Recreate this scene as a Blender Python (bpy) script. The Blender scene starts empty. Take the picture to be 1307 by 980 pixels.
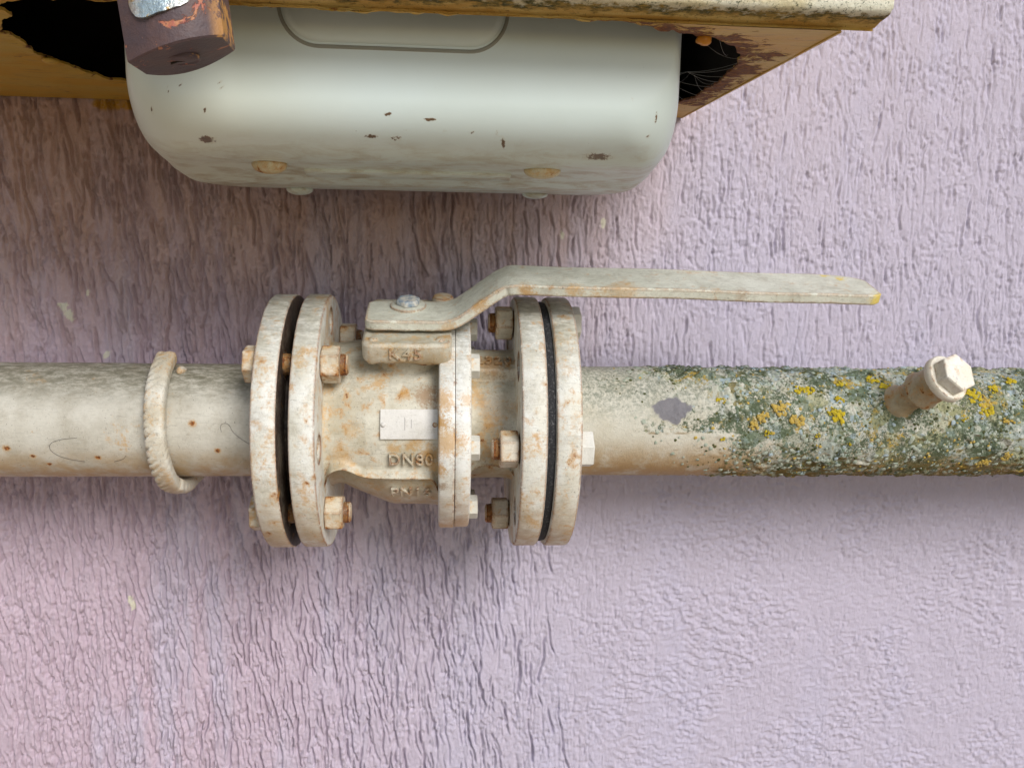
import bpy, bmesh, math, random
import numpy as np
from mathutils import Vector, Matrix

MM = 0.001
random.seed(7)
RNG = np.random.default_rng(11)
C = bpy.context.scene.collection
scene = bpy.context.scene

# ------------------------------------------------------------------ camera
CAM_POS = (0.01745, -0.67084, 0.14010)
YAW, PITCH, ROLL = 0.0806, 0.16191, 0.01903
cam_d = bpy.data.cameras.new('camera')
cam_d.sensor_width = 36.0
cam_d.lens = 1073.64 / 1307 * 36.0
cam_d.clip_start, cam_d.clip_end = 0.01, 200.0
cam = bpy.data.objects.new('camera', cam_d)
C.objects.link(cam)
f = Vector((math.sin(YAW)*math.cos(PITCH), math.cos(YAW)*math.cos(PITCH), -math.sin(PITCH)))
r = Vector((math.cos(YAW), -math.sin(YAW), 0))
u = r.cross(f)
r2 = r*math.cos(ROLL) + u*math.sin(ROLL)
u2 = u*math.cos(ROLL) - r*math.sin(ROLL)
M = Matrix((r2, u2, -f)).transposed().to_4x4()
M.translation = CAM_POS
cam.matrix_world = M
scene.camera = cam

# ------------------------------------------------------------------ light: bright overcast in front of the wall
SUN_EL, SUN_AZ = math.radians(33), math.radians(27)      # azimuth to the right of straight in front of the wall
world = bpy.data.worlds.new('World')
scene.world = world
world.use_nodes = True
wn = world.node_tree.nodes
bg = wn['Background']
sky = wn.new('ShaderNodeTexSky')
sky.sky_type = 'NISHITA'
sky.sun_disc = False
sky.sun_elevation = SUN_EL
sky.sun_rotation = math.pi - SUN_AZ
sky.air_density = 1.0
sky.dust_density = 1.2
world.node_tree.links.new(sky.outputs[0], bg.inputs[0])
bg.inputs[1].default_value = 0.082
sun_d = bpy.data.lights.new('sun', 'SUN')
sun_d.energy = 2.0
sun_d.angle = math.radians(26)
sun_d.color = (1.0, 0.98, 0.955)
sun = bpy.data.objects.new('sun', sun_d)
C.objects.link(sun)
to_sun = Vector((math.sin(SUN_AZ)*math.cos(SUN_EL), -math.cos(SUN_AZ)*math.cos(SUN_EL), math.sin(SUN_EL)))
sun.rotation_euler = to_sun.to_track_quat('Z', 'Y').to_euler()
sun.location = to_sun * 8
vs = scene.view_settings
vs.view_transform = 'Standard'
vs.look = 'None'
vs.gamma = 1.0
vs.use_curve_mapping = False
vs.exposure = 0.64
scene.cycles.max_bounces = 6
scene.cycles.use_denoising = True

# ------------------------------------------------------------------ numpy noise
_LAT = np.random.default_rng(5).random((8, 256, 256))
def vnoise(x, y, k=0):
    xi = np.floor(x).astype(int); yi = np.floor(y).astype(int)
    fx = x - xi; fy = y - yi
    fx = fx*fx*(3-2*fx); fy = fy*fy*(3-2*fy)
    L = _LAT[k % 8]
    a = L[xi & 255, yi & 255]; b = L[(xi+1) & 255, yi & 255]
    c = L[xi & 255, (yi+1) & 255]; d = L[(xi+1) & 255, (yi+1) & 255]
    return (a*(1-fx)+b*fx)*(1-fy) + (c*(1-fx)+d*fx)*fy
def fbm(x, y, k=0, o=4):
    s = 0; a = 0.5; t = 0
    for i in range(o):
        s = s + a*vnoise(x*2**i + 17.3*i, y*2**i + 9.1*i, k+i); t += a; a *= 0.5
    return s/t
def sst(a, b, x):
    t = np.clip((x-a)/(b-a), 0, 1)
    return t*t*(3-2*t)

# ------------------------------------------------------------------ node helpers
class NT:
    def __init__(self, name):
        self.m = bpy.data.materials.new(name)
        self.m.use_nodes = True
        self.t = self.m.node_tree
        self.b = self.t.nodes['Principled BSDF']
        self.out = self.t.nodes['Material Output']
        self.co = self.t.nodes.new('ShaderNodeTexCoord').outputs['Object']
    def put(self, sock, v):
        if hasattr(v, 'is_linked') or isinstance(v, bpy.types.NodeSocket):
            self.t.links.new(v, sock)
        elif isinstance(v, (tuple, list)) and len(v) == 3 and sock.type == 'RGBA':
            sock.default_value = (*v, 1)
        else:
            sock.default_value = v
    def vec(self, scale=(1, 1, 1), loc=(0, 0, 0)):
        n = self.t.nodes.new('ShaderNodeMapping')
        self.put(n.inputs['Vector'], self.co)
        n.inputs['Scale'].default_value = scale
        n.inputs['Location'].default_value = loc
        return n.outputs[0]
    def noise(self, scale, detail=5, rough=0.55, dist=0.0, vec=None, color=False):
        n = self.t.nodes.new('ShaderNodeTexNoise')
        self.put(n.inputs['Vector'], vec if vec is not None else self.co)
        n.inputs['Scale'].default_value = scale
        n.inputs['Detail'].default_value = detail
        n.inputs['Roughness'].default_value = rough
        n.inputs['Distortion'].default_value = dist
        return n.outputs['Color' if color else 'Fac']
    def voro(self, scale, vec=None, out='Distance', feature='F1', rnd=1.0):
        n = self.t.nodes.new('ShaderNodeTexVoronoi')
        n.feature = feature
        self.put(n.inputs['Vector'], vec if vec is not None else self.co)
        n.inputs['Scale'].default_value = scale
        n.inputs['Randomness'].default_value = rnd
        return n.outputs[out]
    def step(self, v, a, b, lo=0.0, hi=1.0):
        n = self.t.nodes.new('ShaderNodeMapRange')
        n.interpolation_type = 'SMOOTHSTEP'
        self.put(n.inputs['Value'], v)
        n.inputs['From Min'].default_value = a; n.inputs['From Max'].default_value = b
        n.inputs['To Min'].default_value = lo; n.inputs['To Max'].default_value = hi
        return n.outputs[0]
    def math(self, op, a, b=0.0, c=0.0):
        n = self.t.nodes.new('ShaderNodeMath'); n.operation = op
        self.put(n.inputs[0], a); self.put(n.inputs[1], b); self.put(n.inputs[2], c)
        return n.outputs[0]
    def mix(self, fac, a, b, blend='MIX'):
        n = self.t.nodes.new('ShaderNodeMix'); n.data_type = 'RGBA'; n.blend_type = blend
        self.put(n.inputs[0], fac); self.put(n.inputs[6], a); self.put(n.inputs[7], b)
        return n.outputs[2]
    def attr(self, name, out='Color'):
        n = self.t.nodes.new('ShaderNodeAttribute'); n.attribute_name = name
        return n.outputs[out]
    def sep(self, v):
        n = self.t.nodes.new('ShaderNodeSeparateXYZ'); self.put(n.inputs[0], v)
        return n.outputs
    def edge(self, radius, lo=0.9, hi=0.995):
        bv = self.t.nodes.new('ShaderNodeBevel'); bv.samples = 4
        bv.inputs['Radius'].default_value = radius
        g = self.t.nodes.new('ShaderNodeNewGeometry')
        d = self.t.nodes.new('ShaderNodeVectorMath'); d.operation = 'DOT_PRODUCT'
        self.put(d.inputs[0], bv.outputs[0]); self.put(d.inputs[1], g.outputs['Normal'])
        return self.step(d.outputs['Value'], lo, hi, 1.0, 0.0)
    def bump(self, h, strength=0.5, dist=0.001, prev=None):
        n = self.t.nodes.new('ShaderNodeBump')
        n.inputs['Strength'].default_value = strength
        n.inputs['Distance'].default_value = dist
        self.put(n.inputs['Height'], h)
        if prev is not None: self.put(n.inputs['Normal'], prev)
        return n.outputs[0]
    def done(self, color, rough=0.6, normal=None, metal=0.0, spec=0.4):
        self.put(self.b.inputs['Base Color'], color)
        self.put(self.b.inputs['Roughness'], rough)
        self.put(self.b.inputs['Metallic'], metal)
        self.b.inputs['Specular IOR Level'].default_value = spec
        if normal is not None: self.put(self.b.inputs['Normal'], normal)
        return self.m

RUST, RUST_D, OCHRE = (0.34, 0.125, 0.025), (0.11, 0.038, 0.018), (0.52, 0.275, 0.055)
ORANGE, BROWN, YELLOW = (0.44, 0.215, 0.022), (0.25, 0.125, 0.035), (0.62, 0.46, 0.02)

def paint_mat(name, base=(0.66, 0.64, 0.55), alt=(0.55, 0.52, 0.43), rust=0.5, stain=0.5, grime=0.5, edge=0.0,
              top_algae=0.0, under=0.0, rough=0.5, mask=None, chips=0.5, spots=()):
    """old cream paint: thickness variation, ochre stains, rust breaking through, dark specks, fine cracks"""
    t = NT(name)
    col = t.mix(t.step(t.noise(45, 5), 0.35, 0.68), base, alt)
    col = t.mix(t.math('MULTIPLY', t.step(t.noise(420, 4, 0.7), 0.5, 0.72), 0.25), col, (0.42, 0.40, 0.34))
    # film of dirt and fine smeared streaks
    col = t.mix(t.math('MULTIPLY', t.step(t.noise(55, 9, 0.78, 0.3, t.vec((1, 1, 1), (5, 2, 8))), 0.46, 0.68), 0.22+0.28*grime), col, (0.29, 0.255, 0.185))
    col = t.mix(t.math('MULTIPLY', t.step(t.noise(900, 4, 0.7, 0.2, t.vec((0.14, 1, 1))), 0.56, 0.66), 0.38*grime), col, (0.16, 0.145, 0.11))
    # ochre bleeding
    st = t.math('MULTIPLY', t.step(t.math('ADD', t.math('MULTIPLY', t.noise(34, 5, 0.6, 0.5, t.vec((1, 1, 0.6), (3, 1, 7))), 0.55), t.math('MULTIPLY', t.noise(260, 7, 0.8), 0.45)), 0.62-0.16*stain, 0.72-0.16*stain), 0.62)
    col = t.mix(st, col, OCHRE)
    g = t.t.nodes.new('ShaderNodeNewGeometry')
    nz = t.sep(g.outputs['Normal'])[2]
    if top_algae:
        tp = t.math('MULTIPLY', t.step(nz, 0.30, 0.92), t.step(t.noise(240, 8, 0.8, 0, t.vec((0.4, 1, 1))), 0.30, 0.62))
        col = t.mix(t.math('MULTIPLY', tp, top_algae), col, (0.135, 0.128, 0.085))
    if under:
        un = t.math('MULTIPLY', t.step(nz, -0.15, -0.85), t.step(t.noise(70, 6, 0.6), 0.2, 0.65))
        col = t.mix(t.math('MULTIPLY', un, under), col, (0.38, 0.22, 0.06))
    # rust
    rn = t.noise(95, 9, 0.68, 0.3)
    th = 0.76 - 0.24*rust
    rm = t.step(rn, th, th+0.05)
    halo = t.math('MULTIPLY', t.step(rn, th-0.12, th+0.03), 0.7)
    if edge:
        em = t.math('MULTIPLY', t.edge(0.0030, 0.93, 0.9995), t.step(t.noise(110, 8, 0.75), 0.58-0.22*edge, 0.68-0.22*edge))
        rm = t.math('MAXIMUM', rm, t.step(t.math('MULTIPLY', em, t.noise(420, 6, 0.8)), 0.29, 0.42)); halo = t.math('MAXIMUM', halo, t.math('MULTIPLY', em, 0.75))
    if mask:
        a = t.attr(mask, 'Fac')
        mm = t.math('ADD', a, t.math('MULTIPLY', t.math('SUBTRACT', t.noise(380, 7, 0.8), 0.5), 1.5))
        rm = t.math('MAXIMUM', rm, t.step(mm, 0.62, 0.78)); halo = t.math('MAXIMUM', halo, t.step(mm, 0.22, 0.7, 0, 0.7))
    col = t.mix(halo, col, (0.47, 0.25, 0.07))
    col = t.mix(rm, col, t.mix(t.step(t.noise(520, 6, 0.7), 0.4, 0.6), RUST, RUST_D))
    # rust and ochre patches where the old paint failed, and other tinted patches: (point in local metres, radius, strength, tint)
    if spots:
        wob = t.t.nodes.new('ShaderNodeVectorMath'); wob.operation = 'MULTIPLY_ADD'
        t.put(wob.inputs[0], t.noise(130, 6, 0.75, color=True)); wob.inputs[1].default_value = (0.016,)*3; t.put(wob.inputs[2], t.co)
        ragg = t.noise(520, 6, 0.8)
        for pt, rad, stg, tint in spots:
            d = t.t.nodes.new('ShaderNodeVectorMath'); d.operation = 'DISTANCE'
            t.put(d.inputs[0], wob.outputs[0]); d.inputs[1].default_value = tuple(q+0.008 for q in pt)
            k = t.math('MULTIPLY', d.outputs['Value'], 1/rad)
            fm_ = t.math('MULTIPLY', t.step(t.math('ADD', k, t.math('MULTIPLY', t.math('SUBTRACT', ragg, 0.5), 3.2)), 1.2, 0.3), stg*0.8)
            col = t.mix(fm_, col, tint)
    # dark grime specks and chips
    sp = t.math('MULTIPLY', t.step(t.noise(620, 6, 0.85, 0, t.vec((1, 1, 0.55))), 0.635-0.05*grime, 0.68-0.05*grime), 0.8)
    col = t.mix(sp, col, (0.07, 0.06, 0.045))
    ch = t.step(t.noise(210, 5, 0.6, 1.2, t.vec((1, 1, 1), (9, 4, 2))), 0.715-0.02*chips, 0.725-0.02*chips)
    col = t.mix(t.math('MULTIPLY', ch, 0.7), col, (0.20, 0.19, 0.18))
    nb = t.bump(t.noise(330, 6, 0.6), 0.35, 0.0009)
    nb = t.bump(t.math('SUBTRACT', t.noise(1500, 3, 0.6), t.math('MULTIPLY', rm, 0.8)), 0.45, 0.0005, nb)
    nb = t.bump(t.math('MULTIPLY', ch, -1.0), 0.5, 0.0004, nb)
    rg = t.mix(rm, (rough,)*3, (0.92,)*3)
    return t.done(col, rg, nb)

# ------------------------------------------------------------------ mesh helpers
ROOT = {}
def root(name, label, cat, loc_mm, group=None):
    o = bpy.data.objects.new(name, None)
    o.empty_display_size = 0.05
    C.objects.link(o)
    o.location = Vector(loc_mm)*MM
    o['label'] = label; o['category'] = cat
    if group: o['group'] = group
    ROOT[o] = Vector(loc_mm)
    return o
def base_of(o):
    while o is not None:
        if o in ROOT: return ROOT[o]
        o = o.parent
    return Vector((0, 0, 0))
def second_slot(o, mat, test):
    o.data.materials.append(mat)
    for p in o.data.polygons:
        if test(p.center/MM, p.normal): p.material_index = 1
    return o
def link_mesh(name, me, mat, parent=None, smooth=40, bevel=0.0, seg=2, stuff=False):
    o = bpy.data.objects.new(name, me)
    C.objects.link(o)
    if mat is not None: me.materials.append(mat)
    if parent is not None: o.parent = parent
    if smooth:
        for_all = np.ones(len(me.polygons), dtype=bool)
        me.polygons.foreach_set('use_smooth', for_all)
        me.set_sharp_from_angle(angle=math.radians(smooth))
    if bevel:
        md = o.modifiers.new('bevel', 'BEVEL'); md.width = bevel*MM; md.segments = seg
        md.limit_method = 'ANGLE'; md.angle_limit = math.radians(38); md.harden_normals = False
    if stuff: o['kind'] = 'stuff'
    return o
def from_bm(name, bm, mat, parent=None, **kw):
    """bm is in world millimetres"""
    b = base_of(parent)
    bmesh.ops.recalc_face_normals(bm, faces=bm.faces[:])
    for v in bm.verts: v.co = (v.co - b)*MM
    me = bpy.data.meshes.new(name); bm.to_mesh(me); bm.free()
    return link_mesh(name, me, mat, parent, **kw)
def from_grid(name, P, mat, parent=None, wrap=False, attrs=None, flip=False, **kw):
    """P (n,m,3) world millimetres; wrap closes the second axis"""
    n, m = P.shape[:2]
    b = np.array(base_of(parent))
    idx = np.arange(n*m).reshape(n, m)
    if wrap: idx = np.concatenate([idx, idx[:, :1]], 1)
    q = np.stack([idx[:-1, :-1], idx[1:, :-1], idx[1:, 1:], idx[:-1, 1:]], -1).reshape(-1, 4)
    if flip: q = q[:, ::-1]
    me = bpy.data.meshes.new(name)
    me.vertices.add(n*m); me.vertices.foreach_set('co', (((P-b)*MM).reshape(-1)).astype(np.float32))
    me.loops.add(q.size); me.loops.foreach_set('vertex_index', q.reshape(-1).astype(np.int32))
    me.polygons.add(len(q)); me.polygons.foreach_set('loop_start', (np.arange(len(q))*4).astype(np.int32))
    me.update(calc_edges=True)
    for k, a in (attrs or {}).items():
        if a.ndim == 3:
            at = me.attributes.new(k, 'FLOAT_COLOR', 'POINT')
            at.data.foreach_set('color', np.concatenate([a, np.ones((n, m, 1))], -1).reshape(-1).astype(np.float32))
        else:
            at = me.attributes.new(k, 'FLOAT', 'POINT'); at.data.foreach_set('value', a.reshape(-1).astype(np.float32))
    return link_mesh(name, me, mat, parent, **kw)
def loft(bm, rings, cap=(True, True), closed=True):
    vr = [[bm.verts.new(p) for p in ring] for ring in rings]
    n = len(vr[0])
    for a, b in zip(vr[:-1], vr[1:]):
        for i in range(n if closed else n-1):
            j = (i+1) % n
            bm.faces.new((a[i], a[j], b[j], b[i]))
    if cap[0]: bm.faces.new(vr[0][::-1])
    if cap[1]: bm.faces.new(vr[-1])
    return vr
def frame(axis):
    a = Vector(axis).normalized()
    h = Vector((0, 0, 1)) if abs(a.z) < 0.9 else Vector((0, 1, 0))
    e1 = a.cross(h).normalized(); e2 = a.cross(e1).normalized()
    return a, e1, e2
def lathe(bm, prof, origin, axis, n=48, a0=0.0, cap=(True, True)):
    """prof: (t along axis, radius)"""
    a, e1, e2 = frame(axis); o = Vector(origin)
    rings = [[o + a*t + (e1*math.cos(a0+2*math.pi*i/n) + e2*math.sin(a0+2*math.pi*i/n))*rr for i in range(n)] for t, rr in prof]
    return loft(bm, rings, cap)
def hexa(bm, origin, axis, af, h, spin=0.0, chamfer=1.2, both=False):
    R = af/math.sqrt(3)
    prof = ([(0, R*0.93), (chamfer*0.6, R)] if both else [(0, R)]) + [(h-chamfer*0.6, R), (h, R*0.93)]
    return lathe(bm, prof, origin, axis, 6, spin)
def box(bm, x0, x1, y0, y1, z0, z1):
    c = [Vector((x, y, z)) for z in (z0, z1) for x, y in ((x0, y0), (x1, y0), (x1, y1), (x0, y1))]
    loft(bm, [c[:4], c[4:]])
def tube(bm, pts, rad, n=8):
    pts = [Vector(p) for p in pts]; rings = []
    e = None
    for i, p in enumerate(pts):
        d = (pts[min(i+1, len(pts)-1)] - pts[max(i-1, 0)]).normalized()
        if e is None: _, e, _ = frame(d)
        e = (e - d*e.dot(d)).normalized(); g = d.cross(e)
        rr = rad[i] if isinstance(rad, (list, tuple)) else rad
        rings.append([p + (e*math.cos(2*math.pi*k/n) + g*math.sin(2*math.pi*k/n))*rr for k in range(n)])
    loft(bm, rings)
def text_bm(body, size, depth, width=None):
    cu = bpy.data.curves.new('lettering', 'FONT')
    cu.body = body; cu.size = size; cu.extrude = depth/2; cu.bevel_depth = depth*0.14; cu.bevel_resolution = 1
    cu.align_x = 'CENTER'; cu.align_y = 'CENTER'; cu.resolution_u = 4; cu.offset = -0.006*size; cu.space_character = 1.14
    o = bpy.data.objects.new('lettering', cu); C.objects.link(o)
    dg = bpy.context.evaluated_depsgraph_get()
    me = bpy.data.meshes.new_from_object(o.evaluated_get(dg))
    bm = bmesh.new(); bm.from_mesh(me)
    if width:
        xs_ = [v.co.x for v in bm.verts]; c_ = (max(xs_)+min(xs_))/2; k_ = width/(max(xs_)-min(xs_))
        for v in bm.verts: v.co.x = (v.co.x-c_)*k_
    bpy.data.objects.remove(o); bpy.data.curves.remove(cu); bpy.data.meshes.remove(me)
    return bm
def cyl(X, deg, rad):
    a = math.radians(deg)
    return Vector((X, -rad*math.cos(a), rad*math.sin(a)))

# ------------------------------------------------------------------ materials
def at(X, deg, rad, base=(0, 0, -100)):
    a = math.radians(deg)
    return tuple((q-b)*MM for q, b in zip((X, -rad*math.cos(a), rad*math.sin(a)), base))
VS = [(at(4, 27, 67), .0105, .9, BROWN), (at(-12, 28, 67), .005, .8, ORANGE), (at(-32, 36, 66), .006, .75, ORANGE), (at(-40, 33, 66), .004, .6, ORANGE),
      (at(8, -10, 68), .008, .85, ORANGE), (at(-6, -5, 68), .006, .7, ORANGE), (at(-20, -5.5, 68), .006, .7, ORANGE), (at(-58, -12, 64), .010, .5, OCHRE), (at(-50, 5, 65), .008, .4, OCHRE),
      (at(10, -19, 69), .006, .7, OCHRE), (at(54, 62, 58), .014, .85, BROWN), (at(56, 20, 50), .016, .35, BROWN), (at(56, -20, 50), .014, .35, (0.22, 0.2, 0.17)),  # the grey tint weakly darkens the front of the neck
      (at(17, 52, 92), .006, .7, ORANGE), (at(-38, 50, 92), .005, .5, ORANGE), (at(-6, 50, 93), .006, .45, OCHRE)]
M_valve = paint_mat('valve_paint', (0.58, 0.555, 0.46), (0.43, 0.385, 0.28), rust=0.5, stain=0.62, grime=0.8, edge=0.6, top_algae=0.45, under=0.6, spots=VS)
CS = [(at(16, 22, 85), .010, .85, OCHRE), (at(15, 11, 85), .007, 1.0, ORANGE), (at(19, 1, 85), .013, .8, OCHRE), (at(14, -13, 85), .006, .9, ORANGE), (at(15, -22, 85), .005, .7, BROWN),
      (at(33, 22, 85), .006, .6, OCHRE), (at(31, 2, 85), .006, .45, OCHRE), (at(18, 45, 85), .008, .5, OCHRE), (at(30, -60, 85), .02, .5, OCHRE), (at(16, -65, 85), .015, .5, OCHRE)]
M_collar = paint_mat('collar_paint', (0.76, 0.77, 0.74), (0.68, 0.67, 0.60), rust=0.3, stain=0.45, grime=0.6, edge=0.5, top_algae=0.6, under=0.6, spots=CS)
M_gap = paint_mat('dark_rust', (0.050, 0.028, 0.018), (0.025, 0.017, 0.014), rust=0.2, stain=0.0, grime=0.5)
M_flange = paint_mat('flange_paint', (0.70, 0.70, 0.65), (0.60, 0.58, 0.49), rust=0.46, stain=0.62, grime=0.8, edge=1.0, top_algae=0.6, under=0.65)
LS = [((.3335, -.0765, .2065), .0075, 1.0, YELLOW), ((.318, -.046, .2215), .0045, 1.0, YELLOW), ((.308, -.040, .2225), .004, .9, YELLOW), ((.075, -.067, .209), .007, .9, ORANGE), ((.042, -.064, .197), .008, .8, ORANGE),
      ((.110, -.068, .210), .007, .7, OCHRE), ((.02, -.056, .18), .008, .6, OCHRE), ((.145, -.070, .210), .012, .5, OCHRE), ((.232, -.072, .209), .006, .6, BROWN)]
M_lever = paint_mat('lever_paint', (0.66, 0.67, 0.58), (0.56, 0.57, 0.48), rust=0.3, stain=0.35, grime=0.9, edge=0.85, top_algae=0.2, spots=LS)
M_pipe = paint_mat('pipe_paint', (0.55, 0.53, 0.46), (0.46, 0.435, 0.365), rust=0.05, stain=0.3, grime=0.6, top_algae=0.95, under=0.8, mask='rust_spots')
M_bolt = paint_mat('bolt_paint', (0.63, 0.58, 0.48), (0.50, 0.42, 0.29), rust=0.68, stain=0.5, grime=0.8, edge=0.8)
M_clean = paint_mat('clean_bolt_paint', (0.66, 0.655, 0.61), (0.58, 0.56, 0.49), rust=0.1, stain=0.25, grime=0.3)
M_shank = paint_mat('rusty_shank', (0.16, 0.065, 0.025), (0.06, 0.03, 0.022), rust=1.0, stain=0.1, grime=1.0)
M_bracket = paint_mat('bracket_paint', (0.66, 0.645, 0.57), (0.55, 0.50, 0.39), rust=0.35, stain=0.65, grime=0.9, edge=0.35, under=0.6)

def mat_gasket():
    t = NT('black_rubber')
    d = t.step(t.noise(700, 7, 0.85), 0.53, 0.66)
    return t.done(t.mix(t.math('MULTIPLY', d, 0.6), (0.012, 0.012, 0.014), (0.28, 0.28, 0.28)), 0.8, t.bump(t.noise(700, 4), 0.6, 0.0006))
M_gasket = mat_gasket()

def mat_wall():
    t = NT('lilac_plaster')
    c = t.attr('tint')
    c = t.mix(t.math('MULTIPLY', t.step(t.noise(420, 5, 0.65), 0.45, 0.7), 0.18), c, (0.62, 0.58, 0.66))
    c = t.mix(t.math('MULTIPLY', t.step(t.noise(900, 3, 0.7, 0, t.vec((1, 1, 0.5))), 0.70, 0.76), 0.5), c, (0.10, 0.085, 0.09))
    nb = t.bump(t.noise(700, 6, 0.7, 0.2, t.vec((1, 1, 0.7))), 0.6, 0.0009)
    nb = t.bump(t.noise(1500, 3, 0.6), 0.3, 0.0004, nb)
    gr = t.step(t.noise(430, 5, 0.65, 0.3, t.vec((1, 1, 0.38))), 0.47, 0.56)
    g2 = t.step(t.noise(900, 4, 0.7, 0.0, t.vec((1, 1, 0.8))), 0.52, 0.62)
    nb = t.bump(gr, 0.5, 0.0006, nb)
    nb = t.bump(g2, 0.55, 0.0004, nb)
    return t.done(c, 0.62, nb, spec=0.35)
M_wall = mat_wall()

def mat_ground():
    t = NT('yard_soil')
    c = t.mix(t.step(t.noise(3, 8), 0.35, 0.65), (0.32, 0.235, 0.15), (0.38, 0.30, 0.20))
    c = t.mix(t.step(t.noise(40, 4), 0.55, 0.7), c, (0.16, 0.15, 0.09))
    return t.done(c, 0.95, t.bump(t.noise(60, 6), 0.6, 0.01))
M_ground = mat_ground()

# ------------------------------------------------------------------ ground (outside the frame, gives the warm light from below)
bm = bmesh.new()
bmesh.ops.create_grid(bm, x_segments=8, y_segments=8, size=30)
me = bpy.data.meshes.new('ground'); bm.to_mesh(me); bm.free()
g = link_mesh('ground', me, M_ground, smooth=0); g.location = (0, 0, -0.95); g['kind'] = 'structure'

# ------------------------------------------------------------------ the plaster wall: a height field with scraped grooves
WALL_Y = 115.0
def wall():
    xs = np.concatenate([np.linspace(-3200, -580, 60)[:-1], np.arange(-580, 800, 1.0), np.linspace(800, 3200, 60)[1:]])
    zs = np.concatenate([np.linspace(-1000, -500, 30)[:-1], np.arange(-500, 470, 1.35), np.linspace(470, 2600, 60)[1:]])
    X, Z = np.meshgrid(xs, zs, indexing='ij')
    left = 1 - sst(-150, 420, X + 0.25*Z)                       # strongly scraped on the left
    low_r = sst(0, 260, X)*sst(60, -140, Z)                     # nearly smooth at lower right
    h = 1.3*(fbm(X/40, Z/80, 1, 3)-0.5)
    h += 0.28*(fbm(X/9, Z/14, 2, 3)-0.5)*2
    wx = X + 4.5*(fbm(X/22, Z/44, 3, 3)-0.5) + 0.05*Z
    side = 0.60 + 0.75*left
    # worm tracks: narrow steep furrows along level sets of stretched noise
    for sx, sz, w, amp, k, g0 in ((5.6, 60, 0.036, 1.4, 0, .44), (4.2, 38, 0.046, 1.2, 5, .46), (8.5, 95, 0.025, 1.6, 3, .42), (4.6, 13.0, 0.040, 0.7, 6, .55)):
        n = vnoise(wx/sx, Z/sz, k)*0.72 + vnoise(wx/sx*2.3+3, Z/sz*2.1, k+1)*0.28
        gate = sst(g0, g0+0.10, fbm(X/20 + 7*k, Z/34, k+2, 3))
        h -= amp*np.exp(-(np.abs(n-0.5)/w)**3)*gate*side*(1-0.9*low_r)
    # pimples and pits of the sand in the coat
    pim = vnoise(X/2.7, Z/3.2, 4)*0.65 + vnoise(X/1.5, Z/1.7, 2)*0.35
    gp = sst(0.40, 0.62, fbm(X/28+3, Z/30, 6, 3))
    h += (0.75*sst(0.60, 0.74, pim) - 0.9*sst(0.36, 0.26, pim))*(0.35+0.65*gp)*(1-0.45*low_r)
    # small torn wrinkles at lower right
    wr = vnoise(X/5.5+2, Z/2.6, 1)*0.6 + vnoise(X/2.6, Z/1.6, 3)*0.4
    h += low_r*(0.65*sst(0.5, 0.64, wr) - 0.5*sst(0.42, 0.32, wr))*(0.45+0.9*sst(0.35, 0.65, fbm(X/40, Z/36, 5, 3)))
    # single scraped strokes
    rg = np.random.default_rng(3)
    i0, j0 = np.searchsorted(xs, -520), np.searchsorted(zs, -500)
    for s in range(5800):
        x, z = rg.uniform(-575, 795), rg.uniform(-495, 465)
        lf = float(1 - sst(-150, 420, np.array(x+0.25*z)))
        lr = float(sst(0, 260, np.array(x))*sst(60, -140, np.array(z)))
        if rg.random() > (0.55 + 0.45*lf)*(1-lr)**1.5*(1 if lr < 0.6 else 0): continue
        L = rg.uniform(9, 60)*(0.5+0.5*lf) + 5
        slope = rg.normal(0.02 + 0.08*lf, 0.04 + 0.04*lf)
        bend = rg.normal(0, 0.0012)
        wd = rg.uniform(0.75, 1.3); dp = rg.uniform(0.6, 1.7)*(0.7+0.75*lf)
        jj = slice(max(np.searchsorted(zs, z-L), 0), np.searchsorted(zs, z))
        zz = zs[jj]
        if len(zz) < 3: continue
        tt = z - zz
        cx = x + slope*tt + bend*tt*tt + 0.9*np.sin(tt/5.5+s)
        ii = slice(max(np.searchsorted(xs, cx.min()-6), 0), np.searchsorted(xs, cx.max()+6))
        if ii.stop - ii.start < 2: continue
        d = xs[ii][:, None] - cx[None, :]
        env = np.clip(np.minimum(tt, L-tt)/5.0, 0, 1)[None, :]
        h[ii, jj] += env*(-1.25*dp*np.exp(-(np.abs(d)/wd)**3) + 0.35*dp*np.exp(-((np.abs(d)-2.1*wd)/0.8)**2))
    h = h*sst(-578, -520, X)*sst(798, 740, X)*sst(-498, -450, Z)*sst(468, 420, Z)
    h = np.clip(h*(1.22 + 0.2*left), -5.0, 3.5)
    # colour: lilac paint with pinker and bluer drifts, brown painted-in shade with some rusty run-off under the cabinet, splashes of cream paint
    base = np.array([0.485, 0.450, 0.548]); pink = np.array([0.505, 0.390, 0.458]); blue = np.array([0.482, 0.458, 0.585])
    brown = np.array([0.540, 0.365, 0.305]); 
    a = fbm(X/26+1.7, Z/210, 1, 4)
    pk = sst(0.44, 0.66, a + 0.16*sst(200, -300, X))
    col = base + (pink-base)*(pk*(0.5*sst(150, -250, X)) + 0.12 + 0.25*sst(100, -300, X))[..., None]
    bl = sst(0.5, 0.7, fbm(X/40+9, Z/160, 4, 4))
    col = col + (blue-col)*(0.28*bl*sst(-250, 150, X))[..., None]
    shade_streak = fbm(X/16, Z/260, 2, 4)
    fall = sst(-140 + 0, 250, Z + 190*(shade_streak-0.5))
    st = fall*sst(290, 60, X + 0.2*(250-Z) + 60*(fbm(X/30, Z/60, 6)-0.5))*(0.66+0.25*sst(0.35, 0.6, shade_streak))*sst(-60, 210, Z+50*shade_streak)
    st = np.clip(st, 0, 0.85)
    col = col + (brown-col)*st[..., None]  # mostly the warm shade below the cabinet, put into the wall colour
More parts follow.
